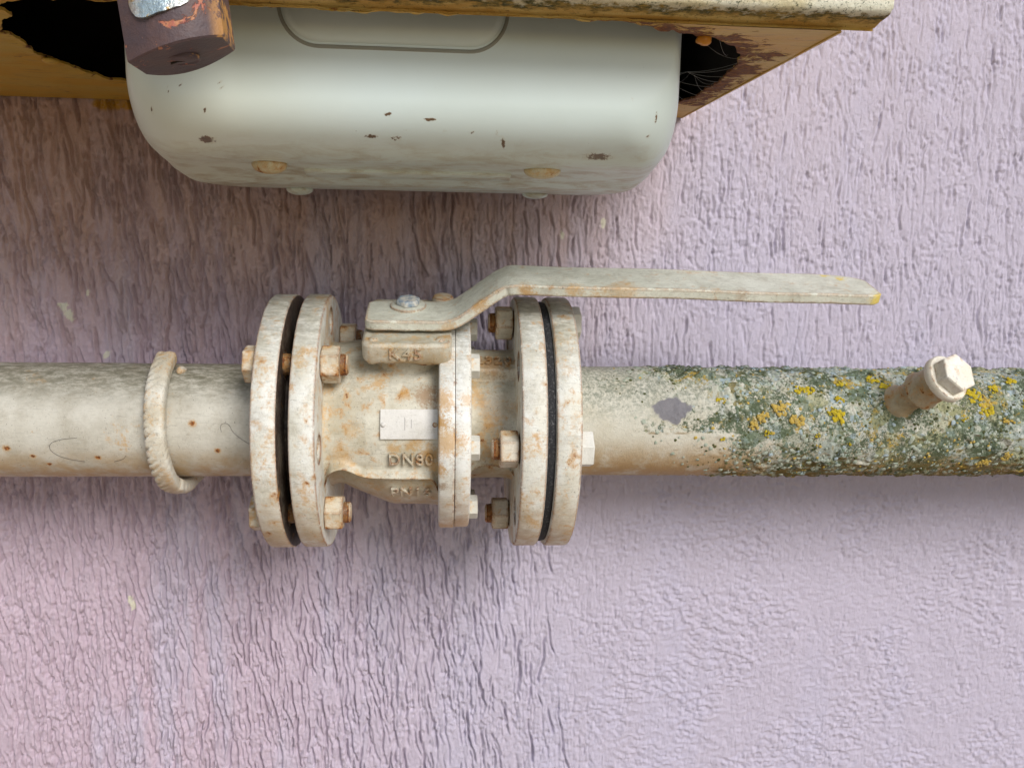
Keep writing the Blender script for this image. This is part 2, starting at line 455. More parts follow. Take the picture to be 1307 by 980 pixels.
    seep = sst(0.62, 0.72, fbm(X/30+20, Z/50, 0, 4))*sst(-60, -110, X)*sst(60, 160, Z)
    cream = np.array([0.68, 0.65, 0.52])
    for sx, sz, rx, rz, tl in ((-322, 75, 5, 8.5, -0.45), (163, 163, 2.2, 5, 0), (125, 151, 1.8, 4, 0), (-289, 36.5, 3.2, 4, 0.2), (-280, -203, 3, 6.5, -0.2), (-303, 92, 2, 2.4, 0)):
        dx = (X-sx) - tl*(Z-sz); dz = Z-sz
        dd = (dx/rx)**2 + (dz/rz)**2 + 2.2*(fbm(X/3, Z/3, 7, 2)-0.5)
        m = sst(1.0, 0.7, dd); col = col + (cream-col)*m[..., None]; h += 0.35*m
    # yellow paint dribbled from the cabinet edge
    yel = sst(0, 3, X+290+4*(fbm(X/5, Z/5, 3)-0.5))*sst(-225, -232, X)*sst(249, 252, Z + 7*(fbm(X/6, Z/6, 5)-0.5))*sst(262, 258, Z)
    col = col + (np.array([0.50, 0.27, 0.03])-col)*yel[..., None]
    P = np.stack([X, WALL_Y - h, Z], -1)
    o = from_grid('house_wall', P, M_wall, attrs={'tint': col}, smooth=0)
    o.data.polygons.foreach_set('use_smooth', np.ones(len(o.data.polygons), dtype=bool))
    o['label'] = 'lilac painted house wall of rough plaster scraped with vertical grooves'
    o['category'] = 'wall'
wall()

# ------------------------------------------------------------------ flanges
BOLT_ROT = -3.2
def flange_bm(x0, x1, R=100.0, bore=44.2, seed=0, n=160, ks=range(8)):
    rg = np.random.default_rng(seed)
    jit = [R*(1 + 0.0022*math.sin(3*k*2*math.pi/n + seed) + 0.0016*rg.normal()) for k in range(n)]
    bm = bmesh.new()
    def ring(x, rr, m, cy=0, cz=0, scale=None):
        return [bm.verts.new((x, cy - (rr*(scale[k] if scale else 1))*math.cos(2*math.pi*k/m), cz + (rr*(scale[k] if scale else 1))*math.sin(2*math.pi*k/m))) for k in range(m)]
    sc = [j/R for j in jit]
    prof = [(x0, R-2.2), (x0+0.6, R-0.8), (x0+2.0, R), (x1-2.0, R), (x1-0.6, R-0.8), (x1, R-2.2)]
    rings = [ring(x, rr, n, scale=sc) for x, rr in prof]
    for a, b in zip(rings[:-1], rings[1:]):
        for i in range(n): bm.faces.new((a[i], a[(i+1) % n], b[(i+1) % n], b[i]))
    loops = {0: [rings[0]], 1: [rings[-1]]}
    def hole(cy, cz, rr, m):
        a, b = ring(x0, rr, m, cy, cz), ring(x1, rr, m, cy, cz)
        for i in range(m): bm.faces.new((a[i], b[i], b[(i+1) % m], a[(i+1) % m]))
        loops[0].append(a); loops[1].append(b)
    hole(0, 0, bore, 64)
    for k in ks:
        p = cyl(0, BOLT_ROT+45*k, 80); hole(p.y, p.z, 10.6, 24)
    for side in (0, 1):
        ed = []
        for lp in loops[side]:
            for i in range(len(lp)):
                ed.append(bm.edges.get((lp[i], lp[(i+1) % len(lp)])))
        bmesh.ops.triangle_fill(bm, edges=ed, use_beauty=True)
    return bm

XA0, XA1, XB0, XB1 = -115.6, -97.4, -90.0, -71.4
XC0, XC1, XD0, XD1 = 71.4, 90.0, 96.0, 114.6

def pipe_tube(parent, x0, x1, mat, step=1.0, dense=None, attrs=None, R=44.45, disp=None, name='pipe_tube'):
    xs = np.arange(x0, x1+step*0.5, step) if dense is None else dense
    A = np.linspace(0, 2*np.pi, 300, endpoint=False)
    X, A = np.meshgrid(xs, A, indexing='ij')
    rr = R + (disp(X, A) if disp else 0*X)
    P = np.stack([X, -rr*np.cos(A), rr*np.sin(A)], -1)
    return from_grid(name, P, mat, parent, wrap=True, attrs=attrs(X, A) if attrs else None, smooth=60), X, A

# ---- left pipe
lp = root('gas_pipe', 'plain cream painted gas pipe left of the valve, dotted with small rust spots', 'pipe', (-400, 0, -44))
def left_attrs(X, A):
    m = 0*X
    for sx, ang, rx in ((-303, -17, 3.0), (-286, -26, 2.2), (-277, -37, 2.2), (-240, -28, 2.6), (-222, -18, 1.6), (-152, -20, 2.6), (-169, 8, 3.0), (-318, -50, 2), (-296, -40, 1.6), (-147, -30, 1.5), (-330, 5, 1.2), (-283, 0, 1.2)):
        d = np.hypot((X-sx)/rx, (A-math.radians(ang)+np.pi) % (2*np.pi) - np.pi if False else (((A-math.radians(ang)+np.pi) % (2*np.pi))-np.pi)*44.45/(rx*0.9))
        m = np.maximum(m, (0.93 if rx > 2.1 else 0.6)*np.exp(-(d/1.15)**2))
    return {'rust_spots': m}
pipe_tube(lp, 0, 0, M_pipe, dense=np.concatenate([np.linspace(-1100, -420, 30)[:-1], np.arange(-420, XA0+0.1, 1.0), [XA0+2]]), attrs=left_attrs,
          disp=lambda X, A: 0.35*(fbm(X/30, A*44/30, 2, 3)-0.5))
second_slot(from_bm('flange', flange_bm(XA0, XA1, seed=1, ks=(1, 3, 5, 7)), M_flange, lp, smooth=35), M_gap, lambda c, n: n.x > 0.9)
bm = bmesh.new(); lathe(bm, [(XA1-0.5, 69), (XA1+3.0, 69)], (0, 0, 0), (1, 0, 0), 96); from_bm('raised_face', bm, M_gap, lp)
bm = bmesh.new()   # fillet weld where the pipe enters the flange
rings = []
for k in range(120):
    a = 2*math.pi*k/120; w = 4.2 + 0.8*math.sin(k*1.7) + random.uniform(-.4, .4)
    rings.append([cyl(XA0-w*t, math.degrees(a), 44.0 + w*h) for t, h in ((-0.2, 0), (-0.2, 1.0), (0.35, 0.62), (0.72, 0.3), (1.05, 0.02))])
rings.append(rings[0]); loft(bm, rings, (False, False)); bmesh.ops.remove_doubles(bm, verts=bm.verts[:], dist=0.01)
from_bm('weld_bead', bm, M_pipe, lp)
# brush hairs stuck in the paint
bm = bmesh.new()
def hair(pts, rad=0.11):
    P = []
    for _ in range(2):
        q = [pts[0]]
        for a, b in zip(pts[:-1], pts[1:]): q += [(a[0]*.75+b[0]*.25, a[1]*.75+b[1]*.25), (a[0]*.25+b[0]*.75, a[1]*.25+b[1]*.75)]
        pts = q + [pts[-1]]
    for i in range(len(pts)-1):
        for s in range(5):
            t = s/5; P.append(cyl(pts[i][0]*(1-t)+pts[i+1][0]*t, pts[i][1]*(1-t)+pts[i+1][1]*t, 44.75))
    tube(bm, P, rad, 5)
hair([(-252, -6), (-262, -7), (-270, -10), (-273, -15), (-271, -22), (-263, -29), (-250, -33)])
hair([(-229, -33), (-222, -30), (-219, -25)])
hair([(-148, 0), (-149, 6), (-146, 9), (-142, 7), (-140, 0), (-134, -7), (-127, -13), (-124, -18)])
from_bm('brush_hair', bm, M_gasket, lp, stuff=True)

# ---- rebar hook holding the pipe
br = root('pipe_bracket', 'ribbed cream painted steel bar hooked round the front of the left pipe', 'bracket', (-193, 115, -55))
path = []
for k in range(0, 61):
    a = 64 - 164*k/60
    p = cyl(-193, a, 53.2); p.x += 1.5*math.sin(math.radians(a))*-1 + (1.5 if a < -60 else 0); path.append(p)
last = path[-1]
path.insert(0, path[0] + (path[0]-path[1]).normalized()*9.5)
for k in range(1, 26): path.append(Vector((last.x+0.05*k, last.y + (130-last.y)*k/25, last.z + 0.1*k)))
# resample
seg = [0]
for a, b in zip(path[:-1], path[1:]): seg.append(seg[-1] + (b-a).length)
S = np.linspace(0, seg[-1], 420)
def vn(x): return float(vnoise(np.array(x), np.array(0.5), 3))
PX = np.stack([np.interp(S, seg, [p[i] for p in path]) for i in range(3)], -1)
rings = np.zeros((420, 28, 3)); 
for i in range(420):
    d = PX[min(i+2, 419)] - PX[max(i-2, 0)]; d /= np.linalg.norm(d)
    e1 = np.array([1.0, 0, 0]); e1 -= d*d.dot(e1); e1 /= np.linalg.norm(e1); e2 = np.cross(d, e1)
    for k in range(28):
        a = 2*math.pi*k/28
        ph = (S[i] + 7.0*math.cos(a) + 1.2*math.sin(S[i]*0.21))/6.6
        notch = max(0.0, math.cos(2*math.pi*ph))**3*(0.4+1.1*vn(S[i]*0.13))*(0.1+max(0.0, math.cos(a-2.5))**2)
        sq = 1.0/(abs(math.cos(a))**3.6 + abs(math.sin(a))**3.6)**(1/3.6)
        rr = 6.9*sq - 1.9*notch + 0.5*(vn(S[i]*0.5+9*math.cos(a))-0.5)
        rings[i, k] = PX[i] + (e1*math.cos(a)*1.08 + e2*math.sin(a)*(0.72 if math.sin(a) > 0 else 0.9))*rr
end = PX[0]
rings = np.concatenate([np.repeat(end[None, None], 28, 1) + 0*rings[:1], (rings[:1]-end)*0.93+end + np.array([0, .8, 0]), rings], 0)
from_grid('hooked_bar', rings, M_bracket, br, wrap=True, smooth=50)
bm = bmesh.new()
bmesh.ops.create_icosphere(bm, subdivisions=2, radius=4)
for v in bm.verts: v.co = Vector((-183.5 + v.co.x*0.9, -17+v.co.y, 42 + v.co.z*0.8)) + Vector((random.uniform(-.5, .5),)*3)
from_bm('weld_blob', bm, M_bracket, br)

# ------------------------------------------------------------------ right pipe with lichen
rp = root('gas_pipe', 'lichen crusted gas pipe right of the valve, with yellow patches and a capped branch', 'pipe', (600, 0, -44))
def lich(X, A):
    z = np.sin(A)
    edge = 205 + 60*(fbm(X/45, A*44/40, 3, 4)-0.5)*2 - 45*sst(0.35, 0.95, z) + 20*sst(0.2, -0.5, z)
    return sst(-50, 60, X-edge)*(0.62+0.38*sst(0.35, 0.6, fbm(X/24+5, A*44/20, 1, 3)))
def right_attrs(X, A):
    m = lich(X, A)
    ang = ((A + np.pi) % (2*np.pi)) - np.pi
    d = ((X-193)/17)**2 + ((ang-math.radians(22))*44.45/10)**2 + 1.6*(fbm(X/7, A*44/7, 4, 3)-0.5)
    return {'lichen': m, 'bare_patch': sst(1.05, 0.85, d)}
def right_disp(X, A):
    m = lich(X, A)
    lump = fbm(X/4.2, A*44/4.2, 5, 4)
    big = fbm(X/16, A*44/14, 1, 3)
    return 0.3*(big-0.5) + m*(2.3*sst(0.42, 0.72, lump)*sst(0.3, 0.6, big) + 0.6*(fbm(X/1.8, A*44/1.8, 0, 2)-0.5))
def mat_lichen():
    t = NT('lichen_pipe_paint')
    paint = t.mix(t.step(t.noise(45, 5), 0.35, 0.68), (0.56, 0.54, 0.46), (0.49, 0.46, 0.37))
    g = t.t.nodes.new('ShaderNodeNewGeometry'); nz = t.sep(g.outputs['Normal'])[2]
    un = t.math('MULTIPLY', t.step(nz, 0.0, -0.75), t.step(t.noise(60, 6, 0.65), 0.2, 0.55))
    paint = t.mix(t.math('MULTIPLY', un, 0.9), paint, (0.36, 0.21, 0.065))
    al = t.math('MULTIPLY', t.step(nz, -0.1, 0.75), t.step(t.noise(330, 7, 0.8), 0.36, 0.62))
    paint = t.mix(t.math('MULTIPLY', al, 0.85), paint, (0.13, 0.155, 0.115))
    paint = t.mix(t.step(t.noise(1000, 4, 0.75), 0.62, 0.70), paint, (0.06, 0.06, 0.05))
    L = t.attr('lichen', 'Fac')
    wv = t.vec((1, 1, 1))
    wob = t.t.nodes.new('ShaderNodeVectorMath'); wob.operation = 'MULTIPLY_ADD'
    t.put(wob.inputs[0], t.noise(260, 4, 0.6, color=True)); wob.inputs[1].default_value = (0.006,)*3; t.put(wob.inputs[2], wv)
    cell = t.voro(230, wob.outputs[0], 'Color')
    cs = t.sep(cell)
    wob2 = t.t.nodes.new('ShaderNodeVectorMath'); wob2.operation = 'MULTIPLY_ADD'
    t.put(wob2.inputs[0], t.noise(120, 6, 0.7, color=True)); wob2.inputs[1].default_value = (0.016,)*3; t.put(wob2.inputs[2], wv)
    big = t.sep(t.voro(70, wob2.outputs[0], 'Color'))
    c = t.mix(t.step(t.math('ADD', cs[0], t.math('MULTIPLY', t.math('SUBTRACT', t.noise(40, 4), 0.5), 1.6)), 0.35, 0.5), (0.155, 0.195, 0.135), (0.42, 0.43, 0.355))
    c = t.mix(t.step(cs[1], 0.72, 0.78), c, (0.30, 0.37, 0.39))
    c = t.mix(t.step(cs[2], 0.80, 0.84), c, (0.54, 0.53, 0.45))
    c = t.mix(t.step(cs[0], 0.86, 0.9), c, (0.25, 0.22, 0.11))
    c = t.mix(t.math('MULTIPLY', t.step(big[0], 0.60, 0.66), 0.75), c, (0.13, 0.165, 0.105))
    c = t.mix(t.math('MULTIPLY', t.step(big[1], 0.68, 0.74), 0.7), c, (0.30, 0.29, 0.15))
    c = t.mix(t.math('MULTIPLY', t.step(big[2], 0.70, 0.76), 0.6), c, (0.33, 0.38, 0.38))
    c = t.mix(t.math('MULTIPLY', t.step(big[0], 0.22, 0.16), 0.6), c, (0.47, 0.45, 0.37))
    c = t.mix(t.step(t.math('ADD', t.noise(520, 8, 0.82), t.math('MULTIPLY', t.noise(45, 4), 0.55)), 0.74, 0.84), c, (0.07, 0.09, 0.05))
    c = t.mix(t.step(t.noise(55, 6, 0.7, 0.5, t.vec((1, 1, 1), (4, 2, 1))), 0.575, 0.65), c, t.mix(t.noise(300, 4), (0.44, 0.30, 0.045), (0.26, 0.19, 0.05)))
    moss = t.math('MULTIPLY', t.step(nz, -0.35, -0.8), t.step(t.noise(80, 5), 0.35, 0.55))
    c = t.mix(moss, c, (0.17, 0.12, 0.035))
    fac = t.step(t.math('ADD', L, t.math('MULTIPLY', t.math('SUBTRACT', t.noise(330, 9, 0.85), 0.5), 2.0)), 0.46, 0.56)
    c = t.mix(fac, paint, c)
    bp = t.attr('bare_patch', 'Fac')
    c = t.mix(bp, c, t.mix(t.noise(300, 4), (0.13, 0.125, 0.14), (0.20, 0.19, 0.20)))
    nb = t.bump(t.noise(420, 7, 0.7), 0.7, 0.0012)
    nb = t.bump(t.noise(1600, 4, 0.7), 0.5, 0.0006, nb)
    return t.done(c, t.mix(fac, (0.5,)*3, (0.95,)*3), nb, spec=0.3)
M_lichen = mat_lichen()
pipe_tube(rp, 0, 0, M_lichen, dense=np.concatenate([[XD1-2], np.arange(XD1, 660, 1.0), np.linspace(660, 1300, 40)[1:]]), attrs=right_attrs, disp=right_disp)
from_bm('flange', flange_bm(XD0, XD1, seed=4), M_flange, rp, smooth=35)
bm = bmesh.new(); lathe(bm, [(XD0-3.0, 69), (XD0+.5, 69)], (0, 0, 0), (1, 0, 0), 96); from_bm('raised_face', bm, M_gap, rp)

def mat_thallus(name, cols, sc=500):
    t = NT(name)
    c = t.mix(t.step(t.noise(sc, 5, 0.7), 0.38, 0.62), cols[0], cols[1])
    c = t.mix(t.math('MULTIPLY', t.step(t.noise(1400, 3), 0.6, 0.7), 0.6), c, cols[2])
    return t.done(c, 0.95, t.bump(t.noise(900, 5, 0.7), 0.7, 0.0008), spec=0.2)
M_yel = mat_thallus('yellow_lichen', ((0.52, 0.39, 0.02), (0.36, 0.29, 0.03), (0.58, 0.48, 0.10)))
M_org = mat_thallus('ochre_lichen', ((0.48, 0.33, 0.06), (0.38, 0.29, 0.10), (0.25, 0.16, 0.04)))
M_gry = mat_thallus('grey_lichen', ((0.38, 0.40, 0.33), (0.27, 0.32, 0.25), (0.52, 0.52, 0.45)))
M_blu = mat_thallus('blue_grey_lichen', ((0.30, 0.37, 0.40), (0.36, 0.42, 0.43), (0.18, 0.23, 0.23)))
M_drk = mat_thallus('dark_moss', ((0.05, 0.065, 0.03), (0.10, 0.10, 0.035), (0.16, 0.14, 0.05)))
def flake(bm, X, deg, size, rise, lobes=9, dome=0.5, R=44.6):
    c = bm.verts.new(cyl(X, deg, R + rise))
    ph = random.uniform(0, 6.28); n = lobes
    mid, out = [], []
    for k in range(n):
        a = ph + 2*math.pi*k/n; s = size*random.uniform(0.6, 1.25); el = random.uniform(0.8, 1.1)
        mid.append(bm.verts.new(cyl(X + 0.6*s*math.cos(a), deg + math.degrees(0.6*s*el*math.sin(a)/R), R + rise*random.uniform(0.7, 1.35))))
        out.append(bm.verts.new(cyl(X + s*math.cos(a), deg + math.degrees(s*el*math.sin(a)/R), R - 0.35 + random.uniform(0, 0.25)*rise)))
    for k in range(n):
        j = (k+1) % n
        bm.faces.new((c, mid[k], mid[j])); bm.faces.new((mid[k], out[k], out[j], mid[j]))
# the yellow rosettes one can point at: position on the pipe, size, material
SPOTS = [(233, 33, 4.5, M_yel), (259, 8, 5.5, M_org), (281, 25, 8, M_org), (292, 12, 7, M_org), (265, 16, 6, M_org), (270, -1, 4.2, M_yel), (234, -6, 3.2, M_yel),
         (298, 45, 5, M_yel), (306, 44, 6, M_yel), (327, 16, 7.0, M_yel), (322, 22, 5, M_yel), (329, 34, 4.6, M_yel), (335, 55, 6, M_yel), (362, 60, 6, M_yel), (370, 50, 5.4, M_yel),
         (441, 40, 8, M_yel), (452, 33, 8.5, M_org), (449, 24, 7.2, M_yel), (462, 47, 6, M_yel), (430, 15, 3.8, M_yel), (468, 13, 5.5, M_org), (472, -26, 6, M_org), (455, -36, 7, M_org), (487, 30, 7, M_yel), (492, 8, 5.5, M_yel), (480, 60, 6, M_yel),
         (310, -2, 3.2, M_yel), (337, -12, 3, M_yel), (500, -30, 6, M_org)]
def rosette(X, deg, size, mat):
    bm = bmesh.new()
    for q in range(max(9, int(size*4.5))):
        rr = size*random.random()**0.7; a = random.uniform(0, 6.28)
        flake(bm, X + rr*math.cos(a), deg + math.degrees(rr*math.sin(a)*0.8/44.6), size*random.uniform(0.12, 0.38), random.uniform(0.15, 0.7), 8, R=44.6+1.0)
    from_bm('lichen_rosette', bm, mat, rp, smooth=55)
for s in SPOTS: rosette(s[0], s[1], s[2]*0.86, s[3])
def crust(name, mat, count, smin, smax, zlo, zhi, xlo=150):
    bm = bmesh.new(); k = 0
    while k < count:
        X = random.uniform(xlo, 560); deg = random.uniform(zlo, zhi)
        A = math.radians(deg)
        if float(lich(np.array(X), np.array(A))) < random.random()*1.05 or abs(X-381) < 13 and 15 < deg < 52 or abs(X-193) < 19 and 6 < deg < 38: continue
        if float(fbm(np.array(X/13.0), np.array(A*44/13.0), hash(name) % 1 + len(name), 3)) < 0.47: 
            if random.random() < 0.8: continue
        R = 44.6 + float(right_disp(np.array(X), np.array(A)))
        flake(bm, X, deg, random.uniform(smin, smax), random.uniform(0.05, 0.40), random.choice((6, 7, 8)), R=R); k += 1
    from_bm(name, bm, mat, rp, smooth=55, stuff=True)
crust('grey_lichen_crust', M_gry, 1100, 0.5, 2.6, -60, 95)
crust('blue_lichen_crust', M_blu, 160, 0.6, 2.6, -30, 95, 235)
crust('dark_moss_crust', M_drk, 700, 0.5, 1.8, -85, 95)
crust('ochre_lichen_crust', M_org, 260, 0.7, 1.7, -90, 90)

# capped branch on the right pipe
ax = (Vector((399, *cyl(0, 34, 100)[1:])) - Vector((381, *cyl(0, 34, 44)[1:]))).normalized()
so = Vector((381, *cyl(0, 34, 44)[1:])) - ax*6
M_stub = paint_mat('branch_paint', (0.46, 0.39, 0.26), (0.30, 0.22, 0.12), rust=0.7, stain=0.6, grime=0.9, edge=0.6)
bm = bmesh.new(); lathe(bm, [(0, 15), (5, 14), (8.5, 11.6), (12, 11), (26, 11), (27, 10)], so, ax, 40)
nip = from_bm('branch_nipple', bm, M_stub, rp, smooth=45)
bm = bmesh.new(); lathe(bm, [(23.5, 13.4), (24.5, 15.2), (27.5, 15.2), (29, 14.0), (30.5, 13.8), (44.5, 13.8), (46, 12)], so, ax, 40)
from_bm('branch_socket', bm, M_stub, nip, smooth=40)
M_cap = paint_mat('cap_paint', (0.74, 0.72, 0.66), (0.68, 0.62, 0.48), rust=0.25, stain=0.35, grime=0.5, edge=0.4)
bm = bmesh.new(); lathe(bm, [(45, 14), (45.8, 17.6), (47, 18.3), (51, 18.3), (52.4, 17.4), (52.8, 12)], so, ax, 48)
from_bm('plug_collar', bm, M_cap, nip, smooth=40)
bm = bmesh.new(); hexa(bm, so + ax*52.3, ax, 27, 10.5, math.radians(14), 1.6)
from_bm('hex_plug', bm, M_cap, nip, smooth=25, bevel=0.7)

# ------------------------------------------------------------------ the ball valve
bv = root('ball_valve', 'flanged cream and rust ball valve with long lever, between the two pipes', 'valve', (0, 0, -100))
second_slot(from_bm('end_flange', flange_bm(XB0, XB1, seed=2), M_flange, bv, smooth=35), M_gap, lambda c, n: n.x < -0.9)
from_bm('end_flange', flange_bm(XC0, XC1, seed=3), M_flange, bv, smooth=35)
bm = bmesh.new(); lathe(bm, [(XB0-3.1, 69), (XB0+.5, 69)], (0, 0, 0), (1, 0, 0), 96); from_bm('raised_face', bm, M_gap, bv)
bm = bmesh.new(); lathe(bm, [(XC1-.5, 69), (XC1+2.9, 69)], (0, 0, 0), (1, 0, 0), 96); from_bm('raised_face', bm, M_gap, bv)
bm = bmesh.new(); lathe(bm, [(XC1+.05, 60), (XC1+.05, 96.2), (XC1+2.8, 96.8), (XD0-.05, 96.0), (XD0-.05, 60)], (0, 0, 0), (1, 0, 0), 128, cap=(False, False))
from_bm('gasket', bm, M_gasket, bv)

def body_grid(x0, x1, prof, saddle, edge_deg, top_deg, rib, boss=None, seed=0, name='valve_body', ends=(10, 12), mat=None):
    xs = np.linspace(x0, x1, int((x1-x0)/0.7)); AD = np.concatenate([np.linspace(-180, -60, 90, endpoint=False), np.linspace(-60, -10, 210, endpoint=False), np.linspace(-10, 180, 200, endpoint=False)])
    X, D = np.meshgrid(xs, AD, indexing='ij')
    Rn = np.interp(X, [p[0] for p in prof], [p[1] for p in prof])
    k = np.ones(9)/9
    Rn = np.apply_along_axis(lambda v: np.convolve(np.pad(v, 4, mode='edge'), k, 'valid'), 0, Rn)
    Rs = np.interp(X, [p[0] for p in saddle], [p[1] for p in saddle])
    fe = edge_deg + 5*np.exp(-((X-(x0+14))/11)**2) - ends[0]*np.exp(-((X-x0)/3.6)**2) - ends[1]*np.exp(-((X-x1)/3.6)**2)
    w = sst(-2.2, 2.2, D-fe)*sst(top_deg+12, top_deg, D)
    R = Rn + (np.maximum(Rs, Rn)-Rn)*w
    R = R + rib*w*np.exp(-((D-fe-1.2)/3.3)**2)*(0.75+0.35*np.exp(-((X-x0)/12)**2))
    if boss is not None:
        bx0, bx1, bd0, bd1, br_ = boss
        wb = sst(bx0-2, bx0+2, X)*sst(bx1+2, bx1-2, X)*sst(bd0-2.5, bd0+2.5, D)*sst(bd1+4, bd1-4, D)
        R = np.maximum(R, R + (br_-R)*wb)
    # cast fillets at both ends
    R = R + 5*np.exp(-(X-x0)/2.6)*sst(110, 0, np.abs(D)*0+50) + 2.0*np.exp(-(x1-X)/1.6)
    R = R + 0.8*(fbm(X/16+seed, D*1.1/16, 2, 4)-0.5) + 0.22*(fbm(X/2.5, D*1.1/2.5, 4, 2)-0.5)
    A = np.radians(D)
    P = np.stack([X, -R*np.cos(A), R*np.sin(A)], -1)
    return from_grid(name, P, mat or M_valve, bv, wrap=True, smooth=60)
body = body_grid(-72, 14, [(-72, 50), (-62, 50), (-55, 53.5), (-24, 66.5), (14, 67)], [(-72, 61), (-58, 63.5), (-40, 66), (14, 67)], -27, 95, 7.5)
M_neck = M_valve
neck = body_grid(36, 72, [(36, 46), (60, 46), (72, 47)], [(36, 49), (72, 50)], -36, 60, 4.0, (36, 74, 52, 96, 57.5), 5, 'valve_neck', ends=(3, 8))
# joint collar made of two rings
def collar(x0, x1, seed):
    n = 150; rg = np.random.default_rng(seed)
    bm = bmesh.new()
    jit = [1 + 0.0025*rg.normal() + 0.003*math.sin(2*math.pi*k/n*4+seed) for k in range(n)]
    prof = [(x0, 40), (x0, 83.2), (x0+0.5, 84.4), (x0+1.6, 85.3), (x1-1.6, 85.3), (x1-0.5, 84.4), (x1, 83.2), (x1, 40)]
    if seed == 1: prof[5:7] = [(x1-0.7, 85.3), (x1-0.2, 85.0)]
    else: prof[2:4] = [(x0+0.2, 85.0), (x0+0.7, 85.3)]
    rings = [[cyl(x, 360*k/n, rr*(jit[k] if rr > 50 else 1)) for k in range(n)] for x, rr in prof]
    loft(bm, rings, (False, False)); return bm
from_bm('joint_collar', collar(13, 24.95, 1), M_collar, bv, smooth=40)
from_bm('joint_collar', collar(25.05, 36.6, 2), M_collar, bv, smooth=40)
bm = bmesh.new(); hexa(bm, (0, 0, 0), (1, 0, 0), 16, 6.6, 0.26, 1.0)
cs0 = from_bm('cap_screw', bm, M_clean, None, smooth=25, bevel=0.5)
def place(o, parent, loc, first, spin=0.0):
    c = o if first else o.copy()
    if not first: C.objects.link(c)
    c.parent = parent; c.location = (Vector(loc) - base_of(parent))*MM; c.rotation_euler = (spin, 0, 0)
    return c
for i, a in enumerate((45, -4, -53, 94, 143, -102, -151)):
    place(cs0, bv, cyl(36.5, a, 73.5), i == 0, 0.02*i)

# flange bolts, each with head, nut and shank
def make_bolt(length, lengths_nut_side):
    """shank along +x from the head's bearing face at 0 to the nut's bearing face at `length`"""
    bm = bmesh.new(); lathe(bm, [(0, 7.8), (length+16, 7.8), (length+18, 6.6)], (0, 0, 0), (1, 0, 0), 20)
    sh = from_bm('flange_bolt', bm, M_shank, None, smooth=40)
    bm = bmesh.new(); hexa(bm, (-10, 0, 0), (1, 0, 0), 24, 10, 0.1, 1.2, both=True)
    hd = from_bm('bolt_head', bm, M_bolt, sh, smooth=25, bevel=0.8)
    bm = bmesh.new(); hexa(bm, (length, 0, 0), (1, 0, 0), 24, 13.5, 0.35, 1.4, both=True)
    nt = from_bm('hex_nut', bm, M_bolt, sh, smooth=25, bevel=1.0)
    bm = bmesh.new(); lathe(bm, [(length+13.0, 7.9)] + [(length+13.2+0.5*i, 8.1 if i % 2 else 7.2) for i in range(11)] + [(length+19, 6.6)] , (0, 0, 0), (1, 0, 0), 24)
    tip = from_bm('bolt_tip', bm, M_bolt, sh, smooth=40)
    return sh
def copy_bolt(sh):
    c = sh.copy(); C.objects.link(c)
    for k in list(sh.children):
        d = k.copy(); C.objects.link(d); d.parent = c
    return c
LEN = XB1 - XA0
b0 = make_bolt(LEN, 1)
clean_head = [c for c in b0.children if c.name.startswith('bolt_head')][0].data.copy()
clean_head.materials[0] = M_clean
protos = []
for i, k in enumerate((1, -1, 3, -3)):
    o = b0 if i == 0 else copy_bolt(b0)
    o.parent = bv; p = cyl(XA0, BOLT_ROT+45*k, 80); o.location = (p - base_of(bv))*MM; o.rotation_euler = (0.35*i + 0.1, 0, 0)
for i, k in enumerate((0, 2, -2, 4)):
    o = copy_bolt(b0)
    for ch in o.children:
        if ch.name.startswith('bolt_head'):
            ch.data = clean_head
    o.parent = bv; p = cyl(XD1, BOLT_ROT+45*k, 80); o.location = (p - base_of(bv))*MM; o.rotation_euler = (0.3*i + 0.25, 0, math.pi)

# valve head: everything here leans forward with the stem. local axes: X, s (forward), h (along the stem)
RHO = math.radians(18)
EN = Vector((0, -math.sin(RHO), math.cos(RHO))); ES = Vector((0, -math.cos(RHO), -math.sin(RHO)))
def sh(X, s, h): return Vector((X, 0, 0)) + ES*s + EN*h
bm = bmesh.new()
n = 26; rings = []
def rrect(x0, x1, s0, s1, rad, h, m=5):
    out = []
    for cx, cs, a0 in ((x1-rad, s1-rad, 0), (x0+rad, s1-rad, 90), (x0+rad, s0+rad, 180), (x1-rad, s0+rad, 270)):
        for k in range(m+1):
            a = math.radians(a0 + 90*k/m); out.append(sh(cx+rad*math.cos(a), cs+rad*math.sin(a), h))
    return out
loft(bm, [rrect(-39.5, 20, -41, 43, 6, 71.5), rrect(-42.3, 22.3, -43, 45.2, 8, 74.5), rrect(-42.3, 22.3, -43, 45.6, 8, 86), rrect(-40.8, 21, -41.5, 43.6, 7, 88)])
bmesh.ops.subdivide_edges(bm, edges=[e for e in bm.edges if e.calc_length() > 12], cuts=7, use_grid_fill=True)
for v in bm.verts:
    q = v.co.dot(EN)
    if q < 73: v.co += EN*random.uniform(-1.0, 0.8)
    v.co += Vector((random.uniform(-.15, .15), random.uniform(-.15, .15), random.uniform(-.15, .15)))
pad = from_bm('stem_pad', bm, M_valve, bv, smooth=40, bevel=0.6)
bm = bmesh.new(); lathe(bm, [(40, 33), (72, 33)], (-10, 0, 0), EN, 48); from_bm('stem_neck', bm, M_valve, bv)
bm = bmesh.new(); lathe(bm, [(87.5, 13), (92, 13)], sh(-10.2, 1, 0), EN, 40); from_bm('valve_stem', bm, M_shank, bv)
# stop bolt at the back of the pad
bm = bmesh.new(); lathe(bm, [(87, 8.6), (94.5, 8.6), (96.5, 7.4), (97.2, 4)], sh(15.5, -28, 0), EN, 28)
from_bm('stop_bolt', bm, M_bolt, bv, smooth=45)

